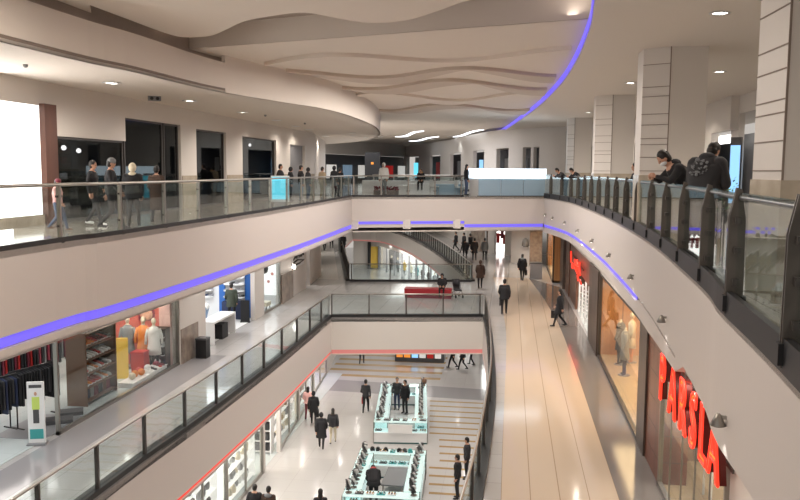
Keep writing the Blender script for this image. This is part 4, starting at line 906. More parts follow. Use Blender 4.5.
# ------------------------------------------------------------------ ground floor, left shops
gw = [(-9.75, 14), (-9.75, 32.5), (-10.15, 37.7), (-10.9, 47.7), (-11.4, 52)]
def gx(y):
    for a, b in zip(gw[:-1], gw[1:]):
        if a[1] <= y <= b[1]: return a[0]+(b[0]-a[0])*(y-a[1])/(b[1]-a[1])
w = MB()
for y0, y1, z0 in [(14, 22.0, ZG), (22.0, 30.8, -8.0), (30.8, 33.3, -8.0), (33.3, 47, -8.0), (47, 52, ZG)]:
    w.ribbon([(gx(y0), y0), (gx((y0+y1)/2), (y0+y1)/2), (gx(y1), y1)], z0, -7.3, .2)
for y in (30.7, 33.2, 37.7, 42, 46.9): w.box(gx(y)-.15, y-.1, ZG, gx(y)+.02, y+.1, -8)
struct('wall_left', w, 'white_paint')
q = MB(); q.box(-14.2, 21, ZG, -14.1, 52, -7.3); q.box(-14.1, 21.9, ZG, -9.8, 22, -7.3, 1); q.box(-14.1, 38.6, ZG, -10.4, 38.7, -7.3); q.box(-14.1, 46.9, ZG, -10.9, 47, -7.3); struct('wall_shop', q, ['cream', 'white'])
f = MB(); f.box(-14.1, 22, ZG, -9.9, 47, ZG+.012); struct('floor', f, 'floor_shop')
for y, p, c in [(25, 330, NEUT), (29, 300, NEUT), (35, 260, WARM), (41, 240, (1, .85, .7)), (45, 120, (.8, .6, 1))]: area(-11.9, y, -7.4, 2.5, 3, p, c)
def gwin(y0, y1, n1, lab):
    a, b = gx(y0), gx(y1); r = empty('window_%d' % n1, (a-.06, y0, ZG), math.atan2(b-a, -(y1-y0))-PI+PI); r['kind'] = 'structure'; r['label'] = lab
    r.rotation_euler = (0, 0, math.atan2(-(b-a), y1-y0)); L = math.hypot(b-a, y1-y0)
    g = MB(); g.box(-.005, .05, .06, .005, L-.05, 2.95); g.build('glass_pane', 'shop_glass', r)
    fr = MB()
    for k in (0, L/2-.03, L-.06): fr.box(-.04, k, 0, .04, k+.06, 3.0)
    fr.box(-.04, 0, 0, .04, L, .12); fr.build('window_frame', 'steel', r)
gwin(22.1, 26.4, 15, 'nearest ground floor shop window'); gwin(26.5, 30.6, 16, 'ground floor window full of pale goods'); gwin(33.3, 37.6, 17, 'ground floor window beyond the open doorway'); gwin(37.8, 41.9, 18, 'ground floor window near the pink coated walker'); gwin(42.1, 46.8, 19, 'farthest ground floor window with violet light')
# goods on white window racks
gp = [('white', .5), ('cream', .4), ('grey', .3), ('pink_cloth', .2), ('black', .15), ('orange', .1)]
vm = MB(); vm.lathe([(.09, 0), (.12, .08), (.11, .2), (.05, .28), (.06, .32)], seg=10)
vme = {c: vm.mesh('ornament', c) for c in ('white', 'cream', 'grey', 'pink_cloth', 'black', 'gold', 'dark_grey', 'brown')}
for (y0, y1, pal, nm) in [(22.6, 26.2, ['dark_grey', 'black', 'grey', 'brown'], 'nearest'), (26.8, 30.4, ['white', 'grey', 'white', 'cream'], 'pale goods'), (33.6, 37.3, ['cream', 'grey', 'white', 'gold'], 'third'), (38.9, 41.6, ['pink_cloth', 'cream', 'gold', 'brown'], 'fourth')]:
    xx = gx((y0+y1)/2)-.55; L = y1-y0
    t, zs = shelf_unit(xx, (y0+y1)/2, ZG+.012, L, .5, 2.3, 5, PI/2, 'white display shelving in the %s ground floor window' % nm, 'shelf_glow', False)
    for z in zs[:-1]:
        nn = int(L/.3)
        for k in range(nn):
            o = inst('ornament', vme[random.choice(pal)], None, (xx+random.uniform(-.08, .08), y0+.25+k*(L-.5)/(nn-1), ZG+.012+z+.001), 0, (1, 1, random.uniform(.7, 1.15))); tag(o, 'small ornament on the shelves of the %s ground floor window' % nm, 'ornament', 'ornaments in the %s ground floor window' % nm)
t, zs = shelf_unit(-10.6, 33.0, ZG+.012, 1.0, .5, 2.0, 5, 0, 'narrow white rack of black goods in the ground floor doorway', 'white')
for z in zs[:-1]:
    for k in range(2):
        o = inst('product_box', boxme['grey'] if k == 5 else MB().box(-.15, -.12, 0, .15, .12, .3).mesh('product_box', 'black'), None, (-10.8+k*.42, 32.98, ZG+.012+z+.001)); tag(o, 'black boxed item on the narrow white doorway rack', 'box', 'black goods on the doorway rack')
# far opening ground floor shops
pth = smooth([(-16.5, 99), (-12.5, 91), (-9.2, 83), (-6.4, 75), (-4.0, 66), (-1.5, 54)])
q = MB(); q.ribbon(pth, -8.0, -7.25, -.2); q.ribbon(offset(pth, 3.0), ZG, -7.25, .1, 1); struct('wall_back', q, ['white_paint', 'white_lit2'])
q = MB(); q.ribbon(offset(pth, .05), ZG+.05, -8.0, -.02); o = q.build('window_20', 'shop_glass'); o['kind'] = 'structure'
for i, (x, y, d) in enumerate(resample(pth, 3.0, 1.0)):
    q = MB(); q.box(x-.1, y-.1, ZG, x+.1, y+.1, -8.0); o = q.build('trim_%d' % (20+i), 'grey'); o['kind'] = 'structure'
for i, (x, y, d) in enumerate(resample(offset(pth, 1.3), 2.4, 2.0)):
    t = mannequin(x, y, ZG, 2.5, ['charcoal_cloth', 'grey_cloth', 'yellow', 'cream_cloth', 'teal', 'brown_cloth'][i % 6], 'mannequin in the bright curved ground floor windows, %s from the far end' % ['first', 'second', 'third', 'fourth', 'fifth', 'sixth', 'seventh', 'eighth', 'ninth', 'tenth', 'eleventh', 'twelfth', 'thirteenth', 'fourteenth', 'fifteenth', 'sixteenth', 'seventeenth', 'eighteenth', 'nineteenth', 'twentieth', 'twentyfirst', 'twentysecond'][i], False, 'black_cloth')
q = MB(); q.box(-19.5, 99, ZG, -15, 99.2, -7.25); struct('wall_back', q, 'white_paint')
q = MB(); q.box(-17.6, 98.6, ZG, -17.2, 98.9, -7.4); q.box(-16.3, 98.6, ZG, -16.0, 98.9, -7.4); dw = tag(q.build('doorway', 'black'), 'black framed doorway with a yellow panel at the far end of the lower opening', 'doorway')
q = MB(); q.box(-17.2, 98.7, ZG+.1, -16.3, 98.8, -8.2); q.build('panel', 'yellow', dw)

# ------------------------------------------------------------------ ground floor kiosks
def kiosk(x0, x1, y0, y1, label, goods_label, seedn, inner=True, mk=True, H=1.0, rot=0):
    RO = lambda X_, Y_: (cx+(X_-cx)*math.cos(rot)-(Y_-cy)*math.sin(rot), cy+(X_-cx)*math.sin(rot)+(Y_-cy)*math.cos(rot))
    cx, cy = (x0+x1)/2, (y0+y1)/2
    t = empty('display_kiosk', ((x0+x1)/2, (y0+y1)/2, ZG), rot, label, 'kiosk'); w = (x1-x0)/2; d = (y1-y0)/2; D = .6
    parts = [(-w, -d, w, -d+D), (-w, d-D, w, d), (-w, -d+D, -w+D, d-D), (w-D, -d+D, w, d-D)]
    if not inner: parts = [parts[0], parts[2], parts[3]]
    for (a, b, c, e) in parts:
        q = MB(); q.box(a+.02, b+.02, .06, c-.02, e-.02, .5); q.build('cabinet', 'white', t)
        q = MB(); q.box(a, b, .5, c, e, .53); q.box(a+.01, b+.01, H-.02, c-.01, e-.01, H, 0); q.build('counter_shelf', 'case_glow', t)  # both plates glow, added to brighten the case in place of strip lights
        q = MB(); q.box(a, b, .53, c, e, H+.02); q.build('glass_case', 'case_glass', t)
        q = MB(); q.box(a+.01, b+.01, 0, c-.01, e-.01, .06); q.build('plinth', 'teal_edge', t)
        for (px_, py_) in ((a, b), (c, b), (a, e), (c, e)): q = MB(); q.box(px_-.015, py_-.015, .0, px_+.015, py_+.015, H+.03); q.build('corner_post', 'steel', t)
    rnd = random.Random(seedn); cx, cy = (x0+x1)/2, (y0+y1)/2; n = 0
    sp = MB(); sp.tube([(0, 0, 0), (0, 0, .5)], .015, 6); sp.lathe([(.12, 0), (.12, .02)], seg=10)
    for k in range(26):
        a = k*2*PI*.31; z = .1+.4*(k/26); sp.box(.05*math.cos(a)-.03, .05*math.sin(a)-.03, z, .05*math.cos(a)+.05, .05*math.sin(a)+.05, z+.02, 1 if k % 3 else 2)
    spm = sp.mesh('display_spinner', ['steel', 'dark_grey', 'white'])
    tr = MB(); tr.box(-.15, -.1, 0, .15, .1, .03)
    for i in range(3):
        for j in range(2): tr.ball((-.1+i*.1, -.05+j*.1, .05), .03, .03, .03, 6, 4, 1 if (i+j) % 2 else 2)
    trm = [tr.mesh('display_tray', ['white', 'dark_grey', 'gold']), tr.mesh('display_tray', ['teal', 'black', 'white']), tr.mesh('display_tray', ['dark_grey', 'steel', 'white'])]
    for (a, b, c, e) in parts:
        lx = c-a; ly = e-b; nx = max(1, int(lx/.36)); ny = max(1, int(ly/.36))
        for i in range(nx):
            for j in range(ny):
                X_ = cx+a+(i+.5)*lx/nx; Y_ = cy+b+(j+.5)*ly/ny
                if (i == 0 or i == nx-1 or ny > 2) and rnd.random() < .7 and mk:
                    o = inst('display_spinner', spm, None, (*RO(X_, Y_), ZG+H+.021), rnd.random()*3, (1, 1, rnd.uniform(.7, 1.1))); tag(o, 'small accessory spinner on %s' % goods_label, 'display stand', 'spinners on '+goods_label)
                elif rnd.random() < .8:
                    o = inst('display_tray', rnd.choice(trm), None, (*RO(X_, Y_), ZG+H+.021), rnd.choice([0, PI/2])); tag(o, 'small tray of trinkets on %s' % goods_label, 'tray', 'trays on '+goods_label)
                if rnd.random() < .75:
                    o = inst('display_tray', rnd.choice(trm), None, (*RO(X_, Y_), ZG+.531), 0); tag(o, 'tray of trinkets inside the glass of %s' % goods_label, 'tray', 'trays inside '+goods_label)
    return t
kiosk(-6.3, -3.85, 35.0, 41.6, 'long glass display kiosk in the middle of the ground floor', 'the farther ground floor kiosk', 3, rot=.11)
kiosk(-5.75, -3.05, 26.6, 31.5, 'nearer glass display kiosk at the bottom of the picture', 'the nearer ground floor kiosk', 5, rot=.05)

for x, y in [(-5.3, 38), (-3.8, 38), (-5.4, 30), (-3.6, 30)]: pass
q = MB(); q.box(-5.25, 34.85, ZG+.55, -4.15, 34.89, ZG+.95); tag(q.build('name_board', 'plastic_white'), 'pale front board of the farther ground floor kiosk', 'board')
for i, (x, y, z, c) in enumerate([(-5.95, 37.6, ZG+1.02, 'black'), (-4.3, 41.3, ZG+1.02, 'brown')]):
    q = MB(); q.ball((0, 0, .25), .13, .13, .17); q.tube([(0, 0, 0), (0, 0, .12)], .05, 8); tag(q.build('hat_stand', c, None, (x, y, z)), 'dark display head on the farther kiosk, %s one' % ('front' if i == 0 else 'back'), 'hat stand')
# black flags row at the back of near kiosk
for i, (dx, c) in enumerate([(-.75, 'black'), (-.52, 'black'), (-.2, 'black'), (.35, 'black'), (.58, 'dark_grey'), (.8, 'teal')]):
    q = MB(); q.box(-.09, -.1, 0, .09, .1, .06); q.ball((0, 0, .1), .08, .1, .05, 8, 4); tag(q.build('handbag', c, None, (-4.6+dx, 31.25, ZG+1.021), .3), 'small dark purse in the row at the back of the nearer kiosk, %s from left' % ['first', 'second', 'third', 'fourth', 'fifth', 'sixth'][i], 'purse')
# small table inside near kiosk
t = empty('desk', (-4.15, 29.3, ZG), 0, 'pale grey desk inside the nearer ground floor kiosk', 'desk')
q = MB(); q.box(-.4, -.9, .7, .45, .9, .75); q.build('top', 'grey_cloth', t); q = MB(); q.box(-.35, .8, 0, .4, .85, .7); q.build('front_panel', 'white', t)
for a in (-.35, .35):
    q = MB(); q.box(a, -.85, 0, a+.05, -.8, .7); q.build('leg', 'steel', t)
# far kiosk with orange lights
t = empty('display_kiosk', (-5.6, 51.2, ZG), 0, 'far kiosk with glowing orange displays below the middle bridge', 'kiosk')
q = MB(); q.box(-1.6, -.6, 0, 1.6, .6, .85); q.build('cabinet', 'dark_grey', t); q = MB(); q.box(-1.65, -.65, .85, 1.65, .65, .9); q.build('counter', 'dark_metal', t)
for k, c in enumerate(['orange_glow', 'orange_glow', 'blue_screen', 'shelf_glow', 'red_deep', 'shelf_glow']): q = MB(); q.box(-1.5+k*.5, -.63, .3, -1.5+k*.5+.4, -.6, .7); q.build('lit_panel', c, t)
# chairs at left ground far
for i, (x, y) in enumerate([(-9.9, 60), (-9.2, 63), (-10.6, 62), (-12.0, 66), (-11.2, 69), (-13, 71)]):
    t = empty('cafe_table', (x, y, ZG), 0, 'small dark table in the lower opening, %s from the near edge' % ['first', 'second', 'third', 'fourth', 'fifth', 'sixth'][i], 'table')
    q = MB(); q.lathe([(.4, .72), (.4, .75)], seg=12); q.build('top', 'grey', t); q = MB(); q.tube([(0, 0, 0), (0, 0, .72)], .03, 6); q.lathe([(.25, 0), (.25, .02)], seg=12); q.build('pedestal', 'steel', t)

# ------------------------------------------------------------------ people
def capsule(mb, a, b, ra, rb, sx=1., seg=12):
    a = Vector(a); b = Vector(b); d = b-a; L = d.length; d = d.normalized()
    u = Vector((1, 0, 0)); u = (u-d*u.dot(d)); u = u.normalized() if u.length > .2 else Vector((0, 1, 0)).cross(d).normalized(); w = d.cross(u)
    rings = []
    for t in (-1, -.8, -.4, 0): rings.append((a+d*ra*t, ra*math.sqrt(max(.0025, 1-t*t))))
    for t in (.33, .66): rings.append((a+d*L*t, ra+(rb-ra)*t))
    for t in (0, .4, .8, 1): rings.append((b+d*rb*t, rb*math.sqrt(max(.0025, 1-t*t))))
    vs = [c+(u*math.cos(2*PI*k/seg)*sx+w*math.sin(2*PI*k/seg))*r for c, r in rings for k in range(seg)]; n = len(rings)
    mb.add(vs, [(i*seg+k, i*seg+(k+1) % seg, (i+1)*seg+(k+1) % seg, (i+1)*seg+k) for i in range(n-1) for k in range(seg)], 0, True)
    b0 = len(mb.v)-n*seg; mb.f += [tuple(b0+k for k in range(seg))[::-1], tuple(b0+(n-1)*seg+k for k in range(seg))]; mb.mi += [0, 0]; mb.sm += [True, True]
V = Vector
def base_pose():
    return dict(pel=V((0, 0, .95)), wai=V((0, 0, 1.10)), che=V((0, 0, 1.30)), nek=V((0, -.01, 1.47)), hed=V((0, .02, 1.62)),
        hipL=V((-.09, 0, .92)), hipR=V((.09, 0, .92)), kneL=V((-.10, .02, .50)), kneR=V((.10, .02, .50)), ankL=V((-.11, -.02, .09)), ankR=V((.11, -.02, .09)),
        shoL=V((-.17, 0, 1.41)), shoR=V((.17, 0, 1.41)), elbL=V((-.235, -.03, 1.13)), elbR=V((.235, -.03, 1.13)), wriL=V((-.24, .05, .89)), wriR=V((.24, .05, .89)), toe=V((0, .15, -.05)), hd=V((0, 1, -.1)))
def pose(kind):
    p = base_pose()
    if kind == 'walk':
        p.update(kneL=V((-.10, .16, .53)), ankL=V((-.10, .26, .10)), kneR=V((.10, .02, .50)), ankR=V((.10, -.28, .16)), elbL=V((-.24, -.12, 1.15)), wriL=V((-.23, -.14, .90)), elbR=V((.24, .05, 1.14)), wriR=V((.22, .22, .96)))
    if kind == 'walk2':
        p.update(kneR=V((.10, .16, .53)), ankR=V((.10, .22, .10)), kneL=V((-.10, .02, .50)), ankL=V((-.10, -.20, .13)), elbR=V((.24, -.06, 1.15)), wriR=V((.24, 0, .90)), elbL=V((-.24, 0, 1.14)), wriL=V((-.2, .2, 1.0)))
    if kind == 'lean':
        p.update(wai=V((0, .08, 1.08)), che=V((0, .24, 1.24)), nek=V((0, .36, 1.36)), hed=V((0, .47, 1.46)), shoL=V((-.18, .30, 1.33)), shoR=V((.18, .30, 1.33)), elbL=V((-.26, .46, 1.14)), elbR=V((.26, .46, 1.14)), wriL=V((-.10, .62, 1.20)), wriR=V((.10, .62, 1.18)), hd=V((0, 1, -.75)))
    if kind == 'look':
        p.update(wai=V((0, .03, 1.10)), che=V((0, .08, 1.29)), nek=V((0, .15, 1.43)), hed=V((0, .24, 1.545)), shoL=V((-.19, .10, 1.38)), shoR=V((.19, .10, 1.38)), elbL=V((-.26, .14, 1.10)), elbR=V((.26, .14, 1.10)), wriL=V((-.13, .32, 1.05)), wriR=V((.13, .32, 1.05)), hd=V((0, 1, -.8)))
    if kind == 'bend':
        p.update(pel=V((0, -.08, .92)), wai=V((0, .06, 1.02)), che=V((0, .27, 1.10)), nek=V((0, .43, 1.14)), hed=V((0, .58, 1.14)), shoL=V((-.18, .37, 1.10)), shoR=V((.18, .37, 1.10)), elbL=V((-.22, .42, .84)), elbR=V((.22, .42, .84)), wriL=V((-.15, .56, .66)), wriR=V((.15, .56, .66)), hd=V((0, .6, -1)), hipL=V((-.09, -.08, .9)), hipR=V((.09, -.08, .9)))
    if kind == 'sit':
        for k in ('pel', 'wai', 'che', 'nek', 'hed', 'shoL', 'shoR', 'elbL', 'elbR', 'hipL', 'hipR'): p[k] = p[k]-V((0, 0, .38))
        p.update(kneL=V((-.12, .43, .52)), kneR=V((.12, .43, .52)), ankL=V((-.12, .42, .09)), ankR=V((.12, .42, .09)), wriL=V((-.12, .22, .66)), wriR=V((.12, .22, .66)), hd=V((0, 1, -.3)), che=V((0, .04, .92)), hed=V((0, .08, 1.23)))
    return p
REG = {}
def hand(mb, w, e, side):
    d = (w-e).normalized(); s = V((side, 0, 0)); s = (s-d*s.dot(d)).normalized(); n = d.cross(s)
    pc = w+d*.05
    mb.ball(pc, .04, .04, .045, 8, 6, 0)
    for i, (o, L) in enumerate(((-.028, .068), (-.009, .078), (.010, .072), (.028, .055))):
        a = w+d*.075+n*o; b = a+d*L*.5-s*.006; c = b+d*L*.42-s*.022
        mb.tube([a, b, c], [.0095, .0085, .006], 6)
    a = w+d*.03+n*-.035; mb.tube([a, a+d*.03-n*.022-s*.01, a+d*.055-n*.03-s*.022], [.011, .010, .007], 6)
def bake_body(kind, bulk):
    key = (kind, bulk)
    if key in REG: return REG[key]
    p = pose(kind); m = MB(); k = bulk
    capsule(m, p['pel'], p['wai'], .125*k, .115*k, 1.25); capsule(m, p['wai'], p['che'], .115*k, .135*k, 1.3); capsule(m, p['che'], (p['nek']+p['che'])/2+(p['nek']-p['che'])*.1, .135*k, .11*k, 1.45)
    capsule(m, p['shoL'], p['shoR'], .068*k, .068*k)
    capsule(m, p['nek']-(p['hed']-p['nek'])*.2, p['hed'], .052, .05)
    hz = (p['hed']-p['nek']).normalized(); f = p['hd'].normalized()
    f = (f-hz*f.dot(hz)*.55).normalized(); u = V((1, 0, 0)).cross(f).normalized(); hc = p['hed']+u*.03
    T = Matrix((V((1, 0, 0)), f, u)).transposed().to_4x4()
    m.ball(hc+u*.02, .078, .095, .105, 16, 10, 0, T); m.ball(hc-u*.05+f*.03, .055, .065, .065, 12, 8, 0, T); m.ball(hc+f*.095-u*.005, .014, .022, .026, 8, 6, 0, T)
    for s in (-1, 1): m.ball(hc+V((s*.080, 0, 0))-f*.0, .012, .022, .032, 8, 6, 0, T)
    for s in 'LR':
        capsule(m, p['hip'+s], p['kne'+s], .088*k, .058*k); capsule(m, p['kne'+s], p['ank'+s], .056*k, .038*k)
        capsule(m, p['ank'+s]-V((0, .03, .03)), p['ank'+s]+p['toe'], .042, .034)
        capsule(m, p['sho'+s], p['elb'+s], .058*k, .045*k); capsule(m, p['elb'+s], p['wri'+s], .043*k, .030*k)
        capsule(m, p['wri'+s], p['wri'+s]+(p['wri'+s]-p['elb'+s]).normalized()*.05, .027, .030)
    me = m.mesh('body', 'skin'); o = bpy.data.objects.new('tmp', me); C.objects.link(o)
    md = o.modifiers.new('r', 'REMESH'); md.mode = 'VOXEL'; md.voxel_size = .016; md.use_smooth_shade = True
    sm = o.modifiers.new('s', 'SMOOTH'); sm.factor = .5; sm.iterations = 4
    bpy.context.view_layer.update(); me2 = bpy.data.meshes.new_from_object(o.evaluated_get(bpy.context.evaluated_depsgraph_get()))
    C.objects.unlink(o); bpy.data.objects.remove(o)
    h = MB()
    for s, sd in (('L', -1), ('R', 1)): hand(h, p['wri'+s]+(p['wri'+s]-p['elb'+s]).normalized()*.02, p['elb'+s], sd)
    for s in (-1, 1): h.ball(hc+f*.083+V((s*.033, 0, 0))+u*.012, .013, .010, .008, 8, 5, 4, T)
    h.ball(hc+f*.088-u*.052, .024, .008, .007, 8, 5, 5, T)
    me2.materials.clear(); hm = h.mesh('hands', 'skin'); hm.materials.clear()
    for mm in ('skin', 'black_cloth', 'denim', 'black', 'black', 'maroon'): hm.materials.append(M[mm])
    hm.polygons.foreach_set('material_index', h.mi); bm = bmesh.new(); bm.from_mesh(me2)
    segs = [(p['pel'], p['wai'], 1), (p['wai'], p['che'], 1), (p['che'], p['nek']-hz*.02, 1), (p['shoL'], p['shoR'], 1)]
    segs += [(p['nek']+hz*.04, p['hed']+hz*.12, 0)]
    for s in 'LR': segs += [(p['hip'+s]-V((0, 0, .03)), p['kne'+s], 2), (p['kne'+s], p['ank'+s], 2), (p['ank'+s]-V((0, .03, .05)), p['ank'+s]+p['toe'], 3), (p['sho'+s], p['elb'+s], 1), (p['elb'+s], p['wri'+s], 1), (p['wri'+s]+(p['wri'+s]-p['elb'+s]).normalized()*.025, p['wri'+s]+(p['wri'+s]-p['elb'+s]).normalized()*.1, 0)]
    def dist(c, a, b): d = b-a; t = max(0, min(1, (c-a).dot(d)/max(1e-9, d.dot(d)))); return (c-a-d*t).length
    for fa in bm.faces:
        c = fa.calc_center_median(); fa.material_index = min(segs, key=lambda s_: dist(c, s_[0], s_[1])-(.04 if s_[2] == 1 and s_[0] in (p['pel'],) else 0))[2]; fa.smooth = True
    bm.from_mesh(hm); bm.to_mesh(me2); bm.free()
    for mm in ('skin', 'black_cloth', 'denim', 'black', 'black', 'maroon'): me2.materials.append(M[mm])
    REG[key] = (me2, p, hc, f, u, T); return REG[key]
HREG = {}
def person(x, y, z, rz, kind, label, top='black_cloth', legs='black_cloth', h=1.72, coat=None, hair='hair', bulk=1.12, scarf=None, bag=None, mask=False, hood=None, shoes='black', extra=None, group=None, cap=None):
    me, p, hc, f, u, T = bake_body(kind, bulk)
    o = bpy.data.objects.new('person', me); C.objects.link(o); s = h/1.76
    o.location = (x, y, z); o.rotation_euler = (0, 0, rz); o.scale = (s, s, s); tag(o, label, 'person', group)
    for i, mm in enumerate(('skin', top, legs, shoes)): o.material_slots[i].link = 'OBJECT'; o.material_slots[i].material = M[mm]
    if scarf:
        q = MB(); q.ball(hc+u*.01-f*.02, .105, .112, .135, 14, 10, 0, T); q.ball(p['nek']+V((0, 0, -.01)), .13, .12, .08, 12, 8); q.build('head_scarf', scarf, o)
    else:
        q = MB(); q.ball(hc+u*.035-f*.018, .088, .098, .108, 16, 10, 0, T); q.ball(hc-u*.02-f*.035, .082, .075, .085, 12, 8, 0, T)
        if hair == 'long': q.ball(hc-u*.11-f*.06, .085, .05, .13, 12, 8, 0, T)
        q.build('hair', 'hair' if hair == 'long' else hair, o)
    if cap: q = MB(); q.ball(hc+u*.06, .098, .108, .09, 14, 8, 0, T); q.build('cap', cap, o)
    if coat:
        mt, ln = coat; q = MB(); d = (p['kneL']+p['kneR'])/2-p['pel']; P = p['pel']
        rings = []
        tops = [(p['nek']-V((0, 0, .05)), .10, .085), (p['shoL'].lerp(p['shoR'], .5), .215, .115), (p['che'], .20, .15), (p['wai'], .175, .14), (p['pel'], .195, .155)]
        if kind != 'sit': tops += [(P+d*ln*.5, .205, .175), (P+d*ln, .225, .20)]
        vs = [c+V((a*bulk*.98*math.cos(2*PI*i/18), b*bulk*math.sin(2*PI*i/18)*(1+.04*math.sin(i*3)), 0)) for c, a, b in tops for i in range(18)]
        n = len(tops); q.add(vs, [(i*18+k, i*18+(k+1) % 18, (i+1)*18+(k+1) % 18, (i+1)*18+k) for i in range(n-1) for k in range(18)], 0, True)
        for s_ in 'LR': capsule(q, p['sho'+s_], p['elb'+s_], .078*bulk, .062*bulk); capsule(q, p['elb'+s_], p['wri'+s_].lerp(p['elb'+s_], .1), .06*bulk, .05*bulk)
        q.build('coat', mt, o)
    if hood: q = MB(); q.ball(p['nek']-f*.07+V((0, 0, .0)), .13, .085, .075, 14, 8); q.build('hood', hood, o)
    if mask: q = MB(); q.ball(hc+f*.045-u*.045, .066, .062, .05, 14, 8, 0, T); q.build('face_mask', 'mask_white', o)
    if extra: extra(o, p, hc, f, u, T)
    if bag:
        c, side = bag; w = p['wri'+side]+(p['wri'+side]-p['elb'+side]).normalized()*.09
        R_ = Matrix.Rotation(rz, 4, 'Z'); q = MB(); q.box(-.055, -.15, -.5, .055, .15, -.16)
        q.tube([(0, -.09, -.16), (0, -.05, -.03), (0, 0, 0), (0, .05, -.03), (0, .09, -.16)], .01, 5)
        b = q.build('bag', c, None, V((x, y, z))+R_ @ (w*s), rz); tag(b, ('%s bag carried by the %s' % (c.replace('_', ' ').replace(' cloth', ''), ' '.join(label.split()[:11]))).replace(' with a red', '').replace(', left', ''), 'bag')
    return o
def print_back(o, p, hc, f, u, T):
    q = MB(); rnd = random.Random(4)
    d = (p['nek']-p['pel']).normalized(); nb = V((1, 0, 0)).cross(d).normalized()
    if nb.y > 0: nb = -nb
    c0 = p['che']+nb*.215
    for i in range(46):
        a = rnd.uniform(-.13, .13); b = rnd.uniform(-.16, .10); r = rnd.uniform(.008, .022)
        if a*a/.02+(b+.03)**2/.02 > 1: continue
        q.ball(c0+V((a, 0, 0))+d*b-nb*(.9*a*a), r*1.3, .008, r, 6, 4)
    q.build('back_print', 'grey_cloth', o)
# upper right: two men on the rail
person(3.12, 14.3, 0, 1.72, 'lean', 'man in black with a white mask leaning on the upper right rail', 'black_cloth', 'black_cloth', 1.93, hood='black_cloth', mask=True, bulk=1.2)
person(3.03, 13.3, 0, -.75, 'look', 'man in a dark hooded top with a pale back print at the upper right rail', 'charcoal_cloth', 'black_cloth', 1.95, hood='charcoal_cloth', bulk=1.38, extra=print_back, coat=('charcoal_cloth', .12))
person(3.25, 38.3, 0, 1.9, 'lean', 'person in black bending over the far right rail, right one of the pair', 'black_cloth', 'black_cloth', 1.7, bulk=1.2)
person(2.75, 41.0, 0, 1.9, 'lean', 'person in dark grey bending over the far right rail, left one of the pair', 'charcoal_cloth', 'black_cloth', 1.7)
person(3.35, 22.4, 0, 1.6, 'stand', 'person in black standing by the second white column, partly hidden by it', 'black_cloth', 'black_cloth', 1.62)
# upper left walkway
person(-9.9, 16.5, 0, -1.45, 'walk', 'child in a pink jacket and red hat walking past the glowing shopfront', 'pink_cloth', 'denim', 1.14, cap='maroon', bulk=1.25, shoes='brown')
person(-10.0, 18.2, 0, -1.4, 'walk2', 'person in dark clothes and white shoes behind the child', 'black_cloth', 'black_cloth', 1.56, shoes='white')
person(-8.85, 16.9, 0, -1.2, 'walk', 'person in black with a pale grey cap near the cream hooded walker', 'black_cloth', 'black_cloth', 1.60, cap='grey_cloth')
person(-8.75, 17.75, 0, .3, 'walk2', 'person in a black coat with a cream hood on the upper left walkway', 'black_cloth', 'black_cloth', 1.50, coat=('black_cloth', .3), scarf='cream_cloth', bulk=1.2)
person(-8.9, 19.35, 0, .1, 'walk2', 'person in a long brown coat before the dark upper doorway', 'brown_cloth', 'black_cloth', 1.45, coat=('brown_cloth', 1.2))
for i, (px_, y, tp, lg, hh, lb) in enumerate([(-.2925, 30.2, 'black_cloth', 'denim', 1.72, 'tall person in black at the left end of the group by the upper left rail'), (-.2790, 31.0, 'black_cloth', 'charcoal_cloth', 1.6, 'second person from the left in the group by the upper left rail'), (-.2655, 30.4, 'black_cloth', 'light_denim', 1.68, 'third person in the group at the rail, in light jeans'),
        (-.256, 32.2, 'charcoal_cloth', 'denim', 1.58, 'fourth person in the group at the upper left rail'), (-.2375, 33.5, 'beige_cloth', 'beige_cloth', 1.62, 'person in beige right of the dark group at the upper left rail'), (-.222, 35.0, 'black_cloth', 'black_cloth', 1.68, 'person in black right of the beige clothed one at the rail'), (-.2145, 36.3, 'black_cloth', 'charcoal_cloth', 1.58, 'smaller person in black at the right end of the rail group')]):
    person(px_*y*1.11, y*1.11, 0, -1.5+.2*i, 'stand', lb, tp, lg, hh*.93, bulk=1.2, scarf=None if i % 2 == 0 else 'black_cloth', coat=(tp, .2) if i in (0, 4) else None)
person(-7.05, 44.6, 0, 2.9, 'stand', 'figure in white upper clothes and grey trousers standing on the upper bridge', 'white_cloth', 'grey_cloth', 1.78, coat=('white_cloth', .1), scarf='white_cloth', bulk=1.25)
person(-5.15, 46.35, .24, PI, 'sit', 'person in black with a yellow collar sitting on the upper bridge block', 'black_cloth', 'black_cloth', 1.6, hood='yellow')
person(-2.45, 45.2, 0, -1.2, 'stand', 'person in dark clothes standing at the left end of the glowing kiosk', 'black_cloth', 'denim', 1.72, hair='long')
# middle floor
person(-.17, 38.3, ZM, 0, 'walk2', 'man in black seen from behind on the middle walkway', 'black_cloth', 'black_cloth', 1.72, coat=('black_cloth', .35), bag=('charcoal_cloth', 'L'), bulk=1.2)
person(2.3, 35.7, ZM, 1.35, 'walk', 'woman in a long black coat striding by the small red sign shop', 'black_cloth', 'black_cloth', 1.68, coat=('black_cloth', .7), hair='long', bag=('black', 'R'))
person(.85, 50.4, ZM, -.2, 'walk', 'person in black with a grey collar near the planter box', 'black_cloth', 'black_cloth', 1.70, coat=('black_cloth', .5), hair='long', hood='grey_cloth', bag=('black', 'R'), bulk=1.2)
person(-1.63, 46.6, ZM, .1, 'walk2', 'person in a dark brown coat walking on the middle bridge', 'brown_cloth', 'black_cloth', 1.68, coat=('brown_cloth', .6), scarf='brown_cloth', bulk=1.15)
person(-2.6, 61, ZM, .1, 'walk', 'middle of the three far walkers, in a long black coat', 'black_cloth', 'black_cloth', 1.74, coat=('black_cloth', .7))
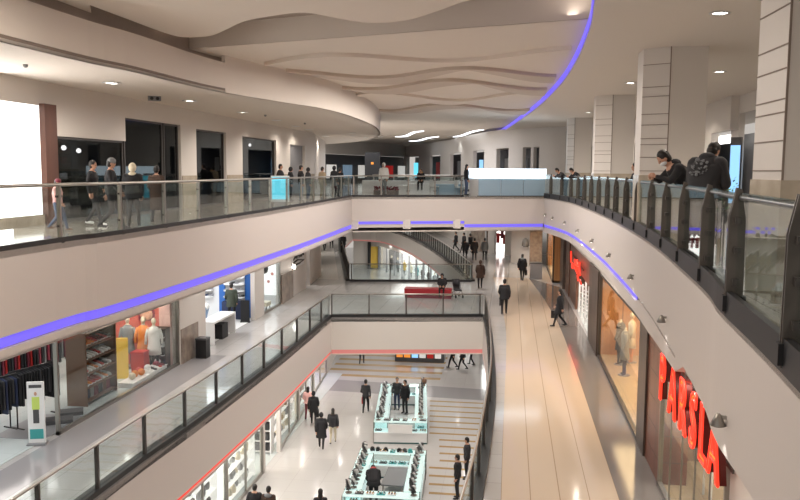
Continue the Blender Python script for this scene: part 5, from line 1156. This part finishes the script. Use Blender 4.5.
person(-3.35, 61.4, ZM, 0, 'walk2', 'left of the three far walkers, in black', 'black_cloth', 'black_cloth', 1.66, coat=('charcoal_cloth', .3))
person(-1.85, 61.6, ZM, 0, 'stand', 'right of the three far walkers, in a grey coat', 'grey_cloth', 'black_cloth', 1.72, coat=('grey_cloth', .4))
person(-3.55, 42.95, ZM+.09, PI, 'sit', 'person in black seated on the right end of the red bench', 'black_cloth', 'black_cloth', 1.6, scarf='black_cloth', coat=('black_cloth', .2))
for i, (a, y, lb) in enumerate([(-.235, 66, 'left of the far figures on the left walkway beyond the bridge'), (-.2255, 68, 'middle of the far figures on the left walkway beyond the bridge'), (-.2100, 64, 'right of the far figures on the left walkway beyond the bridge'), (-.0480, 66, 'distant person in black behind the far curved railing, right'), (-.0560, 67, 'distant person in black behind the far curved railing, middle'), (-.0660, 68, 'distant person in black behind the far curved railing, left')]):
    person(a*y, y, ZM, .3*i, 'walk', lb, 'black_cloth', 'black_cloth', 1.7, coat=('black_cloth', .3))
person(-12.35, 34.3, ZM+.015, .2, 'walk2', 'man in a dark green coat standing in the blue and white shop', 'green_cloth', 'black_cloth', 1.75, coat=('green_cloth', .55), bulk=1.15)
person(-13.1, 33.0, ZM+.015, 1.2, 'bend', 'person in a white top and jeans bending over in the blue and white shop', 'white_cloth', 'light_denim', 1.72)
# ground floor
person(-7.1, 39.35, ZG, .0, 'walk2', 'man in dark clothes walking on the ground floor with a red bag', 'charcoal_cloth', 'black_cloth', 1.74, bag=('red', 'L'))
person(-9.25, 37.0, ZG, .2, 'walk', 'person in a black coat beside the pink coated one by the ground floor windows', 'black_cloth', 'black_cloth', 1.68, coat=('black_cloth', .55), scarf='black_cloth', bag=('black', 'R'))
person(-9.75, 37.9, ZG, .1, 'walk2', 'person in a pink top close to the ground floor windows', 'pink_cloth', 'maroon', 1.64, coat=('pink_cloth', .1), hair='long')
person(-8.1, 33.8, ZG, .15, 'walk', 'person in a long black coat, left of the pair on the ground floor', 'black_cloth', 'black_cloth', 1.66, coat=('black_cloth', .9), scarf='black_cloth', bulk=1.2)
person(-7.75, 34.6, ZG, .1, 'walk2', 'slim person in black and cream, right of the pair on the ground floor', 'black_cloth', 'cream_cloth', 1.62, hair='long', coat=('charcoal_cloth', .1))
person(-9.2, 49.5, ZG, 0, 'walk2', 'person seen only from the waist down beneath the middle bridge, left', 'black_cloth', 'black_cloth', 1.7)
person(-3.35, 49.4, ZG, 1.2, 'walk', 'walker in black beneath the middle bridge, left of the trio', 'black_cloth', 'black_cloth', 1.72)
person(-2.7, 49.0, ZG, 1.2, 'walk', 'walker in black beneath the middle bridge, centre of the trio', 'black_cloth', 'black_cloth', 1.7, coat=('black_cloth', .2))
person(-2.2, 50.4, ZG, 1.2, 'walk2', 'walker in black beneath the middle bridge, right of the trio', 'charcoal_cloth', 'black_cloth', 1.66)
person(-5.1, 39.6, ZG, 2.6, 'stand', 'person in black inside the farther kiosk, right one', 'black_cloth', 'black_cloth', 1.74, coat=('black_cloth', .3))
person(-5.6, 40.2, ZG, PI, 'stand', 'person in black inside the farther kiosk, left one', 'charcoal_cloth', 'navy', 1.7)
person(-4.8, 28.3, ZG, .2, 'bend', 'person in black with a red collar leaning over inside the nearer kiosk', 'black_cloth', 'black_cloth', 1.78, hood='red', coat=('black_cloth', .3), bulk=1.25)
person(-1.5, 31.3, ZG, 1.5, 'stand', 'person in black standing under the curved walkway edge, farther one', 'charcoal_cloth', 'black_cloth', 1.72, bulk=1.2)
person(-1.75, 29.3, ZG, 1.5, 'stand', 'person in black standing under the curved walkway edge, nearer one', 'black_cloth', 'black_cloth', 1.72, bulk=1.2)
person(-8.4, 25.35, ZG, 0, 'walk', 'person in a black coat at the bottom edge, left of the pair', 'black_cloth', 'black_cloth', 1.72, coat=('black_cloth', .4), bulk=1.2)
person(-7.9, 25.3, ZG, 0, 'walk2', 'person in black with a pale collar at the bottom edge, right of the pair', 'black_cloth', 'black_cloth', 1.70, hood='grey_cloth', coat=('brown_cloth', .4), bulk=1.15)
person(-6.1, 25.3, ZG, .2, 'walk', 'dark haired person whose head shows at the bottom edge left of the kiosk', 'black_cloth', 'black_cloth', 1.72, hair='long')

# ------------------------------------------------------------------ camera, world, view
F_ = 800.; pitch = math.atan(80/800); roll = math.radians(.4); yaw = math.atan(110/800*math.cos(pitch))
fw = V((-math.sin(yaw)*math.cos(pitch), math.cos(yaw)*math.cos(pitch), -math.sin(pitch))); r0 = fw.cross(V((0, 0, 1))).normalized(); u0 = r0.cross(fw)
R_ = r0*math.cos(roll)+u0*math.sin(roll); U_ = -r0*math.sin(roll)+u0*math.cos(roll)
cd = bpy.data.cameras.new('camera'); cam = bpy.data.objects.new('camera', cd); C.objects.link(cam)
cam.matrix_world = Matrix(((R_.x, U_.x, -fw.x, 0), (R_.y, U_.y, -fw.y, 0), (R_.z, U_.z, -fw.z, 1.4), (0, 0, 0, 1)))
cd.sensor_width = 36; cd.lens = 36; cd.clip_end = 400; sc.camera = cam
wd = bpy.data.worlds.new('world'); sc.world = wd; wd.use_nodes = True
wd.node_tree.nodes['Background'].inputs['Color'].default_value = (1, .93, .86, 1); wd.node_tree.nodes['Background'].inputs['Strength'].default_value = .5
sc.view_settings.view_transform = 'Standard'; sc.view_settings.look = 'None'; sc.view_settings.gamma = 1; sc.view_settings.exposure = .12; sc.view_settings.use_curve_mapping = False
